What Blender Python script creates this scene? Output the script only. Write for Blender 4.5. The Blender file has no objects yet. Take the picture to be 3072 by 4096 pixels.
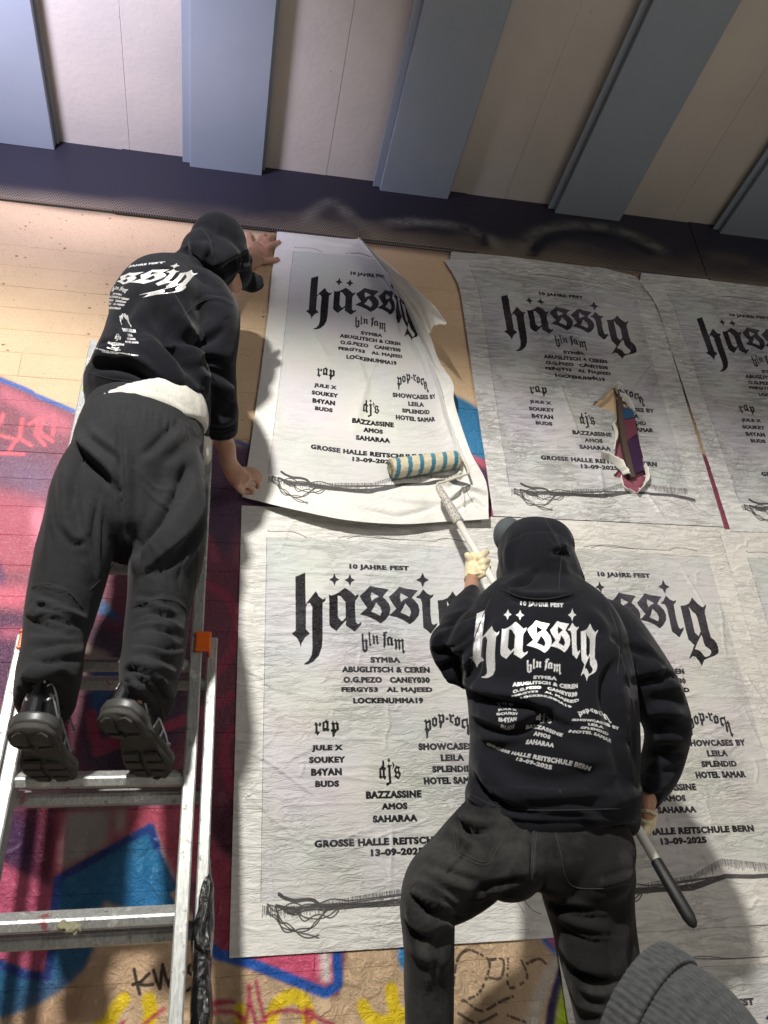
import bpy, bmesh, math, random
import numpy as np
from mathutils import Vector, Matrix, Euler
rng = np.random.default_rng(7); random.seed(7)
S = bpy.context.scene; COL = S.collection
# ---------------------------------------------------------------- camera, world, lamps, exposure
CAM_F = 3300.0
YAW, PITCH, ROLL = (math.radians(a) for a in (13.39, 29.49, -4.03))
CP = np.array([0.0, -2.32, 0.75])
_fwd = np.array([math.sin(YAW)*math.cos(PITCH), math.cos(YAW)*math.cos(PITCH), math.sin(PITCH)])
_rt = np.array([math.cos(YAW), -math.sin(YAW), 0.0]); _up = np.cross(_rt, _fwd)
CM = np.array([math.cos(ROLL)*_rt+math.sin(ROLL)*_up, -math.sin(ROLL)*_rt+math.cos(ROLL)*_up, _fwd])
cam = bpy.data.objects.new('camera', bpy.data.cameras.new('camera')); COL.objects.link(cam)
R3 = Matrix((tuple(CM[0]), tuple(CM[1]), tuple(-CM[2]))).transposed()
cam.matrix_world = Matrix.Translation(Vector(CP)) @ R3.to_4x4()
cam.data.sensor_fit = 'VERTICAL'; cam.data.sensor_height = 36.0; cam.data.lens = CAM_F/4096*36.0
cam.data.clip_start = 0.02; cam.data.clip_end = 200
S.camera = cam
cam.data.dof.use_dof = True; cam.data.dof.focus_distance = 2.9; cam.data.dof.aperture_fstop = 8.0
W = bpy.data.worlds.new('World'); S.world = W; W.use_nodes = True
W.node_tree.nodes['Background'].inputs[0].default_value = (0.80, 0.86, 1.0, 1)
W.node_tree.nodes['Background'].inputs[1].default_value = 0.06
def lamp(name, kind, loc, energy, color, size, aim=None):
    l = bpy.data.lights.new(name, kind); l.energy = energy; l.color = color
    o = bpy.data.objects.new(name, l); COL.objects.link(o); o.location = loc
    if kind == 'AREA': l.size = size
    else: l.shadow_soft_size = size
    if aim is not None:
        o.rotation_euler = (Vector(aim)-Vector(loc)).to_track_quat('-Z', 'Y').to_euler()
    return o
KEY = lamp('flood_lamp', 'SPOT', (-.74, -3.25, 3.42), 800, (1.0, 0.968, 0.90), 0.09, (0.62, 0, .95))
KEY.data.spot_size = math.radians(112); KEY.data.spot_blend = 0.25
FILL = lamp('shadow_fill_light', 'AREA', (2.7, -4.2, 1.9), 42, (1.0, 0.95, 0.88), 1.7, (1.2, 0, 1.4))  # added fill from the right to soften shadows, not a lamp of the place
GLOW = lamp('flare_glow_light', 'SPOT', (-1.25, -1.75, 2.85), 430, (0.80, 0.77, 1.0), 0.2, (-0.70, -0.62, 3.78))  # added lavender light standing in for lens flare haze on the ceiling
GLOW.data.spot_size = math.radians(74); GLOW.data.spot_blend = 1.0
S.render.engine = 'CYCLES'
S.view_settings.view_transform = 'Standard'; S.view_settings.look = 'None'
S.view_settings.exposure = 0.0; S.view_settings.gamma = 1.0; S.view_settings.use_curve_mapping = False
S.cycles.use_denoising = True; S.cycles.max_bounces = 6

# ---------------------------------------------------------------- helpers
def at(px, py, d=0.0):
    "point of the place seen at photograph pixel (px,py), d metres in front of the wall"
    r = CM.T @ np.array([(px-1536)/CAM_F, -(py-2048)/CAM_F, 1.0])
    return CP + r*((2.32-d)/r[1])
def depth(p): return float(CM[2] @ (np.asarray(p)-CP))
def proj(Vs):
    q = (np.asarray(Vs)-CP) @ CM.T
    return np.c_[1536+CAM_F*q[:, 0]/q[:, 2], 2048-CAM_F*q[:, 1]/q[:, 2]]
def link(name, me, mat=None, parent=None, **props):
    o = bpy.data.objects.new(name, me); COL.objects.link(o)
    if mat is not None: me.materials.clear(); me.materials.append(mat)
    if parent is not None:
        o.parent = parent
        if parent.type == 'EMPTY': o.matrix_parent_inverse = Matrix.Translation(-parent.location)
    for k, v in props.items(): o[k] = v
    return o
def empty(name, loc=(0, 0, 0), **props):
    o = bpy.data.objects.new(name, None); COL.objects.link(o); o.location = loc; o.empty_display_size = .1
    for k, v in props.items(): o[k] = v
    return o
def mesh(V, F, smooth=True, name='m'):
    me = bpy.data.meshes.new(name); me.from_pydata([tuple(map(float, v)) for v in V], [], F); me.update()
    if smooth: me.polygons.foreach_set('use_smooth', [True]*len(me.polygons))
    return me
def bm_mesh(bm, smooth=False):
    me = bpy.data.meshes.new('m'); bm.normal_update(); bm.to_mesh(me); bm.free()
    if smooth: me.polygons.foreach_set('use_smooth', [True]*len(me.polygons))
    return me
def add_box(bm, x0, x1, y0, y1, z0, z1, bev=0.0, mat=None):
    r = bmesh.ops.create_cube(bm, size=1.0); v = r['verts']
    for k in v: k.co = Vector(((x0+x1)/2+k.co.x*(x1-x0), (y0+y1)/2+k.co.y*(y1-y0), (z0+z1)/2+k.co.z*(z1-z0)))
    if bev:
        es = list({e for k in v for e in k.link_edges})
        out = bmesh.ops.bevel(bm, geom=es, offset=bev, segments=1, affect='EDGES')
        v = list({k for f in out['faces'] for k in f.verts} | set(x for x in v if x.is_valid))
    if mat is not None:
        for k in v:
            if k.is_valid: k.co = mat @ k.co
    return v
def lerp(a, b, t): return a+(b-a)*t
def h1(i, j, k, seed):
    n = (i*374761393 + j*668265263 + k*2147483647 + seed*974711) & 0x7fffffff
    n = ((n ^ (n >> 13))*1274126177) & 0x7fffffff
    return ((n ^ (n >> 16)) & 0xffff)/65535.0*2-1
def noise(x, y, z=0.0, seed=0):
    x, y, z = np.broadcast_arrays(np.asarray(x, float), np.asarray(y, float), np.asarray(z, float))
    xi, yi, zi = (np.floor(a).astype(np.int64) for a in (x, y, z))
    fx, fy, fz = x-xi, y-yi, z-zi
    s = lambda t: t*t*t*(t*(t*6-15)+10)
    fx, fy, fz = s(fx), s(fy), s(fz); r = 0
    for a in (0, 1):
        for b in (0, 1):
            for c in (0, 1):
                w = (fx if a else 1-fx)*(fy if b else 1-fy)*(fz if c else 1-fz)
                r = r + w*h1(xi+a, yi+b, zi+c, seed)
    return r
def fbm(x, y, z=0.0, o=3, seed=0):
    r = 0; a = 1.0
    for i in range(o): r = r+a*noise(x*2**i, y*2**i, np.asarray(z)*2**i, seed+i*17); a *= .5
    return r
def catmull(P, n):
    P = [np.array(p, float) for p in P]; P = [2*P[0]-P[1]]+P+[2*P[-1]-P[-2]]; o = []
    for i in range(1, len(P)-2):
        for k in range(n):
            t = k/n; a, b, c, d = P[i-1:i+3]
            o.append(.5*((2*b)+(-a+c)*t+(2*a-5*b+4*c-d)*t*t+(-a+3*b-3*c+d)*t**3))
    o.append(P[-2]); return o
def tube(P, r, n=8, sq=1.0):
    "round bar along points; r one radius or one per point"
    P = [Vector(p) for p in P]; V = []; F = []
    r = r if hasattr(r, '__len__') else [r]*len(P); u = None
    for i, p in enumerate(P):
        t = (P[min(i+1, len(P)-1)]-P[max(i-1, 0)]).normalized()
        if u is None: u = t.orthogonal().normalized()
        u = (u-t*u.dot(t)).normalized(); w = t.cross(u)
        for k in range(n):
            a = 2*math.pi*k/n; V.append(p+(u*math.cos(a)+w*math.sin(a)*sq)*r[i])
    for i in range(len(P)-1):
        for k in range(n): F.append((i*n+k, i*n+(k+1) % n, (i+1)*n+(k+1) % n, (i+1)*n+k))
    F.append(tuple(range(n))[::-1]); F.append(tuple((len(P)-1)*n+k for k in range(n)))
    return V, F
def join(parts):
    V = []; F = []
    for v, f in parts:
        b = len(V); V += [tuple(x) for x in v]; F += [tuple(i+b for i in q) for q in f]
    return V, F
# ---------------------------------------------------------------- print shop: masks drawn in code
def fill(M, rings, xor=False):
    "even-odd fill of rings (x,y in pixels) into the boolean array M"
    rings = [np.asarray(R, float) for R in rings]; al = np.concatenate(rings)
    X0, Y0 = np.floor(al.min(0)).astype(int)-1; X1_, Y1_ = np.ceil(al.max(0)).astype(int)+1
    X0 = max(0, X0); Y0 = max(0, Y0); X1_ = min(M.shape[1], X1_); Y1_ = min(M.shape[0], Y1_)
    if X1_ <= X0 or Y1_ <= Y0: return
    H, Wd = Y1_-Y0, X1_-X0; T = np.zeros((H, Wd+1), np.uint8)
    for R in rings:
        R = R-[X0, Y0]; A = R; B = np.roll(R, -1, 0)
        for (x0, y0), (x1, y1) in zip(A.tolist(), B.tolist()):
            if y0 == y1: continue
            if y0 > y1: x0, y0, x1, y1 = x1, y1, x0, y0
            a = max(0, math.ceil(y0-.5)); b = min(H, math.ceil(y1-.5))
            if a >= b: continue
            ys = np.arange(a, b); xs = x0+(ys+.5-y0)*(x1-x0)/(y1-y0)
            c = np.clip(np.ceil(xs-.5), 0, Wd).astype(int); T[ys, c] ^= 1
    M[Y0:Y1_, X0:X1_] |= (np.bitwise_xor.accumulate(T, axis=1)[:, :Wd] > 0)
def stroke(M, P, w, taper=False):
    P = np.asarray(P, float); n = len(P); an = np.linspace(0, 2*math.pi, 9)[:-1]; cs = np.c_[np.cos(an), np.sin(an)]
    for i in range(n-1):
        a, b = P[i], P[i+1]; t = b-a; L = math.hypot(*t)
        if L < 1e-6: continue
        nrm = np.array([-t[1], t[0]])/L*w/2
        fill(M, [[a+nrm, b+nrm, b-nrm, a-nrm]])
        if w > 4: fill(M, [b+cs*w/2])
    if w > 4: fill(M, [P[0]+cs*w/2])
def blur(A, r):
    r = int(r)
    if r < 1: return A
    for ax in (0, 1):
        for _ in range(2):
            p = np.pad(A, [(r+1, r) if a == ax else (0, 0) for a in (0, 1)], 'edge'); c = np.cumsum(p, ax)
            A = (np.take(c, range(2*r+1, c.shape[ax]), ax)-np.take(c, range(0, c.shape[ax]-2*r-1), ax))/(2*r+1)
    return A
def half(A):
    A = A.astype(np.uint8)
    return (A[::2, ::2]+A[1::2, ::2]+A[::2, 1::2]+A[1::2, 1::2]).astype(np.float32)/4
def text_rings(s, bold=0.012):
    cu = bpy.data.curves.new('t', 'FONT'); cu.body = s; cu.offset = bold; cu.space_character = 1.12; cu.resolution_u = 3
    o = bpy.data.objects.new('t', cu); COL.objects.link(o)
    dg = bpy.context.evaluated_depsgraph_get(); me = o.evaluated_get(dg).to_mesh()
    V = np.array([v.co[:2] for v in me.vertices]); me.calc_loop_triangles()
    T = [V[list(t.vertices)] for t in me.loop_triangles]
    o.evaluated_get(dg).to_mesh_clear(); bpy.data.objects.remove(o); bpy.data.curves.remove(cu)
    lo = V.min(0); hi = V.max(0); return [(t-lo)/(hi-lo) for t in T]
def image(name, A, data=False):
    H, Wd = A.shape[:2]; im = bpy.data.images.new(name, Wd, H, alpha=True, float_buffer=False)
    if data: im.colorspace_settings.name = 'Non-Color'
    B = np.ones((H, Wd, 4), np.float32); B[..., :A.shape[2]] = A
    im.pixels.foreach_set(B[::-1].ravel()); im.update(); im.pack(); return im
# ---------------------------------------------------------------- materials
def mat(name, col=(.5, .5, .5), rough=.6, metal=0.0, spec=.5):
    m = bpy.data.materials.new(name); m.use_nodes = True; b = m.node_tree.nodes['Principled BSDF']
    b.inputs['Base Color'].default_value = (*col, 1); b.inputs['Roughness'].default_value = rough
    b.inputs['Metallic'].default_value = metal; b.inputs['Specular IOR Level'].default_value = spec
    return m
class NT:
    def __init__(s, m): s.t = m.node_tree; s.b = s.t.nodes['Principled BSDF']; s.co = s.t.nodes.new('ShaderNodeTexCoord')
    def n(s, k, **kw):
        x = s.t.nodes.new('ShaderNode'+k)
        for a, v in kw.items():
            if a.startswith('i_'):
                key = a[2:]; x.inputs[int(key) if key.isdigit() else key].default_value = v
            else: setattr(x, a, v)
        return x
    def l(s, a, b): s.t.links.new(a, b)
    def map(s, src, scale, rot=(0, 0, 0)):
        m = s.n('Mapping'); m.inputs['Scale'].default_value = scale; m.inputs['Rotation'].default_value = rot; s.l(src, m.inputs[0]); return m.outputs[0]
    def noise(s, vec, scale, detail=4, rough=.6, dist=0):
        x = s.n('TexNoise'); x.inputs['Scale'].default_value = scale; x.inputs['Detail'].default_value = detail
        x.inputs['Roughness'].default_value = rough; x.inputs['Distortion'].default_value = dist
        if vec is not None: s.l(vec, x.inputs['Vector'])
        return x.outputs['Fac']
    def ramp(s, f, stops):
        r = s.n('ValToRGB'); e = r.color_ramp.elements
        while len(e) < len(stops): e.new(.5)
        for k, (p, c) in zip(e, stops): k.position = p; k.color = (*c, 1) if hasattr(c, '__len__') else (c, c, c, 1)
        s.l(f, r.inputs[0]); return r.outputs[0]
    def mix(s, f, a, b, mode='MIX'):
        x = s.n('Mix'); x.data_type = 'RGBA'; x.blend_type = mode
        for v, sl in ((f, 0), (a, 6), (b, 7)):
            if isinstance(v, (int, float)): x.inputs[sl].default_value = v
            elif isinstance(v, tuple): x.inputs[sl].default_value = (*v, 1)
            else: s.l(v, x.inputs[sl])
        return x.outputs[2]
    def math(s, op, a, b=0.0):
        x = s.n('Math'); x.operation = op
        for v, sl in ((a, 0), (b, 1)):
            if isinstance(v, (int, float)): x.inputs[sl].default_value = v
            else: s.l(v, x.inputs[sl])
        return x.outputs[0]
    def bump(s, hgt, dist, strength=1.0, prev=None):
        x = s.n('Bump'); x.inputs['Distance'].default_value = dist; x.inputs['Strength'].default_value = strength
        s.l(hgt, x.inputs['Height'])
        if prev is not None: s.l(prev, x.inputs['Normal'])
        s.l(x.outputs[0], s.b.inputs['Normal']); return x.outputs[0]
    def tex(s, im, vec, ext='CLIP'):
        x = s.n('TexImage'); x.image = im; x.extension = ext; x.interpolation = 'Linear'; s.l(vec, x.inputs[0]); return x
GLYPHS='1937,1929 2285,1818 2285,2655 2501,2438 2654,2302 2744,2434 2881,2510 2946,2493 2999,2454 2974,2549 2878,2620 2851,3480 2818,3719 2708,3926 2519,4073 2355,4138 2205,4148 2222,4113 2357,4045 2463,3913 2496,3751 2497,3090 2515,2720 2433,2612 2349,2629 2292,2724 2280,3275 2414,3394 2247,3486 2133,3621 2099,3731 2060,3607 1959,3489 1796,3401 1933,3316/3109,2379 3185,2410 3345,2369 3490,2308 3692,2186 3881,2285 4048,2394 4182,2337 4155,2424 4039,2537 4024,2632 4026,3070 4107,3130 4240,3061 4213,3144 3975,3322 3823,3241 3667,3167 3686,3043 3532,3153 3334,3317 3150,3219 3094,3144 3113,2585|3421,2405 3528,2419 3691,2575 3682,2966 3536,3070 3402,2955/3332,1810 3385,1925 3507,1976 3380,2031 3326,2142 3261,2033 3134,1984 3266,1927/3892,1814 3947,1926 4075,1977 3940,2032 3881,2143 3816,2034 3685,1985 3822,1929/6602,1702 6663,1844 6822,1908 6646,1978 6558,2122 6490,1982 6335,1918 6507,1847/4614,2115 4809,2154 5292,2202 5149,2309 5043,2408 5134,2470 5256,2580 5299,2722 5250,2865 5084,3009 4912,3098 4696,2998 4443,2924 4180,2881 4279,2817 4460,2704 4339,2580 4251,2470 4213,2391 4405,2275|4645,2286 4912,2394 4740,2461 4639,2520 4605,2400|4789,2556 4940,2681 4983,2791 4912,2902 4752,2841 4596,2797 4700,2684/5687,2116 5884,2155 6372,2204 6225,2311 6115,2411 6205,2474 6326,2584 6366,2728 6313,2872 6141,3016 5964,3106 5747,3006 5493,2931 5226,2888 5329,2823 5515,2709 5396,2584 5310,2473 5273,2394 5471,2277|5714,2289 5982,2397 5806,2465 5702,2524 5671,2403|5853,2560 6003,2686 6043,2796 5969,2908 5808,2847 5651,2802 5759,2690/6562,2168 6692,2280 6821,2326 6948,2291 6907,2357 6793,2431 6752,2843 6767,3064 6827,3111 6977,3055 6949,3125 6693,3346 6545,3239 6440,3194 6462,2847 6471,2527 6425,2431 6271,2408 6289,2369 6392,2334/7066,2459 7282,2435 7455,2383 7563,2302 7666,2196 7720,2266 7824,2376 7949,2454 8027,2481 8173,2402 8194,2415 8059,2563 8017,2686 8020,2843 8003,3089 8015,3215 8011,3331 8125,3398 8195,3487 8209,3582 8195,3688 8122,3770 7948,3833 7719,3882 7500,3939 7423,4002 7314,4115 7279,4006 7225,3945 7165,3865 7052,3843 6970,3883 6896,3918 6883,3900 6979,3807 7094,3692 7197,3578 7240,3551 7153,3477 7045,3392 7043,3093 7061,2759|7414,2467 7503,2607 7627,2684 7655,2760 7654,2976 7650,3161 7514,3300 7387,3196 7408,2863 7411,2586|7646,3259 7507,3368 7360,3506 7212,3653 7304,3664 7401,3702 7467,3763 7528,3842 7593,3865 7760,3822 7860,3746 7867,3679 7792,3629 7689,3572 7653,3489 7655,3354/4206,3379 4277,3365 4271,3542 4330,3524 4352,3483 4375,3514 4424,3541 4402,3568 4399,3785 4293,3848 4191,3777 4205,3759 4201,3543|4275,3579 4327,3565 4318,3767 4269,3741/4452,3335 4518,3316 4519,3622 4569,3639 4501,3685 4428,3650 4462,3627/4566,3430 4622,3379 4656,3429 4694,3433 4742,3392 4808,3446 4781,3464 4778,3574 4822,3578 4765,3648 4712,3602 4711,3465 4673,3456 4669,3575 4687,3593 4645,3638 4566,3598 4599,3576 4602,3466/4974,3320 5084,3310 5107,3277 5133,3346 5054,3356 5052,3384 5096,3388 5087,3415 5055,3420 5049,3626 4980,3748 4958,3708 4978,3417 4927,3408 4935,3390 4981,3384/5096,3461 5169,3442 5210,3419 5245,3450 5322,3459 5293,3487 5294,3605 5331,3623 5262,3674 5215,3633 5141,3670 5093,3630|5171,3488 5222,3487 5217,3606 5163,3634/5334,3527 5399,3467 5426,3513 5471,3517 5515,3470 5549,3511 5587,3520 5631,3474 5710,3519 5680,3556 5674,3788 5726,3792 5646,3874 5608,3811 5610,3725 5553,3721 5520,3794 5488,3731 5430,3727 5398,3786 5353,3732 5368,3704 5377,3550|5448,3549 5493,3558 5483,3712 5451,3713|5556,3566 5616,3556 5605,3711 5560,3712/2491,5536 2521,5521 2555,5466 2602,5507 2634,5537 2661,5517 2662,5481 2699,5482 2741,5522 2718,5558 2692,5580 2652,5557 2615,5552 2611,5673 2655,5693 2699,5683 2646,5738 2601,5783 2566,5732 2496,5727 2538,5692 2538,5557/2769,5474 2825,5462 2866,5442 2897,5411 2929,5447 2984,5460 2966,5624 3007,5635 2964,5680 2942,5692 2891,5664 2832,5679 2809,5689 2766,5658|2842,5497 2861,5492 2897,5508 2894,5599 2878,5609 2838,5604/3045,5503 3083,5493 3108,5443 3150,5494 3202,5499 3238,5448 3265,5494 3321,5500 3304,5525 3305,5656 3237,5681 3191,5721 3172,5731 3166,5781 3098,5823 3085,5791 3082,5695 3031,5680 3047,5640 3088,5635 3081,5529 3045,5519|3174,5534 3215,5530 3217,5641 3173,5625/6163,5482 6234,5414 6273,5464 6319,5464 6343,5414 6422,5464 6401,5662 6328,5696 6283,5741 6263,5846 6208,5879 6206,5717 6163,5657 6207,5623 6212,5494|6271,5528 6331,5502 6334,5650 6271,5616/6453,5403 6518,5392 6563,5353 6592,5392 6643,5400 6621,5560 6516,5613 6437,5567|6517,5438 6558,5430 6560,5545 6510,5529/6656,5346 6716,5292 6757,5327 6803,5327 6837,5292 6904,5347 6877,5493 6797,5531 6762,5614 6711,5652 6690,5599 6695,5523 6666,5484 6692,5461 6700,5362|6763,5369 6810,5362 6812,5470 6752,5446/6926,5393 7031,5390 7023,5444 6930,5447/7038,5343 7087,5289 7138,5332 7179,5332 7195,5301 7250,5325 7212,5383 7150,5367 7130,5463 7196,5486 7164,5544 7105,5509 7055,5501 7076,5363/7238,5402 7304,5387 7345,5348 7385,5387 7442,5395 7416,5557 7305,5598 7201,5563 7237,5517|7314,5433 7356,5426 7352,5526 7306,5518/7475,5445 7542,5426 7568,5411 7600,5426 7710,5396 7689,5558 7774,5500 7832,5574 7811,5658 7813,5681 7824,5818 7891,5834 7801,5916 7750,5878 7749,5681 7705,5665 7705,5772 7656,5817 7609,5756 7643,5588 7621,5581 7550,5661 7441,5618 7457,5587|7545,5480 7616,5473 7636,5488 7628,5573 7572,5596 7531,5565|7711,5596 7747,5589 7738,5642 7709,5646/4671,6363 4687,6336 4716,6329 4741,6355 4733,6482 4785,6485 4788,6524 4745,6546 4737,6668 4768,6669 4772,6696 4732,6758 4712,6753 4675,6708 4633,6712 4592,6749 4568,6711 4531,6706 4555,6666 4562,6508 4619,6486 4635,6454 4666,6454|4624,6540 4662,6538 4671,6554 4661,6672 4623,6671/4886,6296 4921,6287 4918,6320 4951,6348 4921,6361 4891,6393 4873,6361 4840,6342/4875,6411 4895,6416 4913,6443 4948,6444 4982,6417 4983,6440 4938,6480 4931,6621 4932,6823 4796,6884 4762,6875 4763,6830 4796,6813 4855,6804 4855,6620 4857,6493 4810,6479 4843,6456/5000,6380 5022,6364 5047,6394 5067,6441 5052,6481 4995,6529 4986,6517 5017,6486 5014,6449/5107,6455 5190,6465 5264,6491 5220,6511 5215,6556 5258,6607 5260,6652 5180,6757 5062,6699 5021,6694 5073,6650 5071,6609 5040,6568 5052,6522 5089,6496|5121,6519 5163,6517 5179,6533 5171,6574 5122,6578|5139,6614 5174,6615 5168,6637 5195,6651 5184,6687 5139,6682 5118,6655'
ROWS=[('10 JAHRE FEST', 0.3883, 0.6106, 0.1529, 0.171), ('SYMBA', 0.4469, 0.5521, 0.394, 0.4094), ('ABUGLITSCH & CEREN', 0.3471, 0.654, 0.4173, 0.4331), ('O.G.PEZO   CANEY030', 0.3509, 0.6507, 0.4422, 0.4578), ('FERGY53   AL MAJEED', 0.3428, 0.657, 0.4667, 0.4827), ('LOCKENUMMA19', 0.381, 0.6214, 0.4916, 0.5068), ('JULE X', 0.2401, 0.3417, 0.5978, 0.6141), ('SOUKEY', 0.2315, 0.3484, 0.6228, 0.6378), ('B4YAN', 0.2372, 0.3357, 0.6479, 0.6648), ('BUDS', 0.2491, 0.3257, 0.6738, 0.6884), ('SHOWCASES BY', 0.5903, 0.8253, 0.5966, 0.6134), ('LEILA', 0.6631, 0.7432, 0.6218, 0.6379), ('SPLENDID', 0.6311, 0.768, 0.6467, 0.6625), ('HOTEL SAMAR', 0.5995, 0.7926, 0.6712, 0.6879), ('BAZZASSINE', 0.4087, 0.5892, 0.6978, 0.715), ('AMOS', 0.4562, 0.5406, 0.7234, 0.7383), ('SAHARAA', 0.4263, 0.57, 0.7481, 0.7639), ('GROSSE HALLE REITSCHULE BERN', 0.2435, 0.7671, 0.7936, 0.8095), ('13-09-2025', 0.4148, 0.5817, 0.8149, 0.8306)]
THREADS=[[(1297, 9145), (1578, 9173), (1874, 9228), (2113, 9208), (2593, 9187), (2775, 9174), (3229, 9188), (3564, 9199), (3996, 9175), (4462, 9161), (4930, 9162)], [(1370, 8943), (1578, 8996), (1876, 9056), (2326, 9076), (2534, 9147), (2774, 9192), (3226, 9235), (3562, 9236), (4925, 9204)], [(1459, 9197), (1666, 9249), (1873, 9278), (2231, 9249), (2592, 9233), (2954, 9217)], [(1061, 9110), (1062, 9211), (1180, 9307), (1313, 9384), (1459, 9516), (1664, 9577), (1928, 9622), (2223, 9596), (2404, 9475), (2617, 9354), (2833, 9231)], [(1282, 9163), (1401, 9350), (1518, 9463), (1694, 9560), (1957, 9632), (2280, 9689), (2515, 9751)], [(1903, 9275), (2080, 9355), (2287, 9398), (2586, 9408), (2827, 9361), (3074, 9258), (3165, 9242)], [(1046, 9104), (1282, 9145), (1578, 9164), (1874, 9191), (2114, 9143), (2354, 9138), (2775, 9155), (3383, 9155)]]
TOPTHREADS=[[(966, 670), (1048, 710), (1756, 688), (2140, 761), (2358, 840)], [(3524, 817), (3863, 760), (4715, 716), (5509, 788), (6664, 810), (7250, 802)], [(3860, 816), (4258, 752), (4938, 775), (5508, 801), (6664, 806)], [(7253, 780), (7557, 718), (8028, 735), (8436, 789)]]
# ================================================================= poster artwork (drawn in code from outlines)
PW, PH = 0.8763, 1.2768
IW, IH = 1024, 1492
def uvpx(P, k=2): return np.asarray(P, float)*[IW*k, IH*k]
RG = [[np.array([[float(c) for c in p.split(',')] for p in ring.split()])/1e4 for ring in g.split('|')] for g in GLYPHS.split('/')]
CAPS = {t: text_rings(t, .045) for t, *_ in ROWS}
def art_mask(blackletter=True, caps=True, threads=True):
    M = np.zeros((IH*2, IW*2), bool)
    if blackletter:
        for g in RG: fill(M, [uvpx(r) for r in g])
    if caps:
        C_ = np.zeros_like(M)
        for t, u0, u1, v0, v1 in ROWS:
            fill(C_, [uvpx(np.c_[u0+.0012+(u1-u0-.0024)*r[:, 0], v1-.0008+(v0-v1+.0016)*r[:, 1]]) for r in CAPS[t]])
        for _ in range(FAT):
            D_ = C_.copy(); D_[:, 1:] |= C_[:, :-1]; D_[:, :-1] |= C_[:, 1:]
            if _ % 2 == 0: D_[1:] |= C_[:-1]; D_[:-1] |= C_[1:]
            C_ = D_
        M |= C_
    return M
FAT = 2
T_ = art_mask(); INK = half(T_)
FAT = 1
TXT = half(art_mask())
M = np.zeros_like(T_)
for i, L in enumerate(THREADS):
    P = catmull([np.array(p)/1e4 for p in L], 5)
    if i in (0, 1, 6): P = P+[np.array(p) for p in ((.62, .899), (.72, .903), (.80, .903), (.86, .908), (.90, .915))]
    for k in range(3 if i < 3 else 2):
        off = np.array([0, (k-1)*.0022*(1+.5*i)])
        stroke(M, uvpx([p+off*math.sin(3+j*.35+k) for j, p in enumerate(P)]), 13 if i in (0, 1) else 8)
for L in TOPTHREADS: stroke(M, uvpx(catmull([np.array(p)/1e4 for p in L], 4)), 5.5)
stroke(M, uvpx(catmull([(.86, .905), (.885, .925), (.905, .945), (.935, .955)], 4)), 4); stroke(M, uvpx(catmull([(.86, .905), (.865, .93), (.88, .95)], 4)), 3)
stroke(M, uvpx([(.0925, .088), (.089, .4), (.0865, .70), (.0855, .905)]), 2.4)
stroke(M, uvpx([(.0925, .088), (.30, .088), (.52, .0915), (.75, .096), (.888, .096)]), 1.8)
INK = np.maximum(INK, half(M)*.9)
# woven fringe along the lower edge
M[:] = False
for k in range(330):
    u = .09+.79*k/330+rng.uniform(-.001, .001); rise = .0 if u < .5 else min(1, (u-.5)/.12)*.035
    v = .905-rise+.01*math.sin(u*9); h_ = rng.uniform(.010, .022)
    stroke(M, uvpx([(u, v), (u+rng.uniform(-.002, .002), v+h_)]), rng.uniform(2.2, 4.6))
INK = np.maximum(INK, half(M)*.75)
yy, xx = np.mgrid[0:IH, 0:IW]; uu = xx/IW; vv = yy/IH
PANEL = ((uu > .091-.006*vv) & (uu < .887) & (vv > .088+.01*uu) & (vv < .905-.03*np.clip((uu-.5)*8, 0, 1))).astype(np.float32)
paper = np.array([.70, .688, .65]); panel = np.array([.585, .58, .572])
n1 = noise(uu*5, vv*7, 1.3, 3)+.5*noise(uu*13, vv*16, 2.3, 4); n2 = noise(uu*4, vv*6, 7.7, 9)+.5*noise(uu*11, vv*13, 1.1, 6)
A = paper*(1-PANEL[..., None])+panel*PANEL[..., None]
A = A*(1+PANEL[..., None]*np.stack([.05*n1, -.02*n1-.02*n2, .05*n2], -1))
weave = ((xx % 3 == 0)*.5+(yy % 3 == 0)*.5)*PANEL*.07
grain = rng.normal(0, .03, (IH, IW))*(.4+.6*PANEL)
A = A*(1-weave-.0+grain)[..., None]
inkc = np.array([.010, .009, .011])*(1+0*uu[..., None])
mott = (.95+.05*np.clip(noise(xx/3., yy/3., 0, 5)+.5, 0, 1))
A = A*(1-(INK*mott)[..., None])+inkc*(INK*mott)[..., None]
def srgb(x): x = np.clip(x, 0, 1); return np.where(x < .0031308, x*12.92, 1.055*x**(1/2.4)-.055)
IM_POSTER = image('poster_art', srgb(A))
# the print on the hooded tops: thinner lettering, no threads
IM_PRINT = image('garment_print', np.stack([TXT]*3, -1), True)

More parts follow.
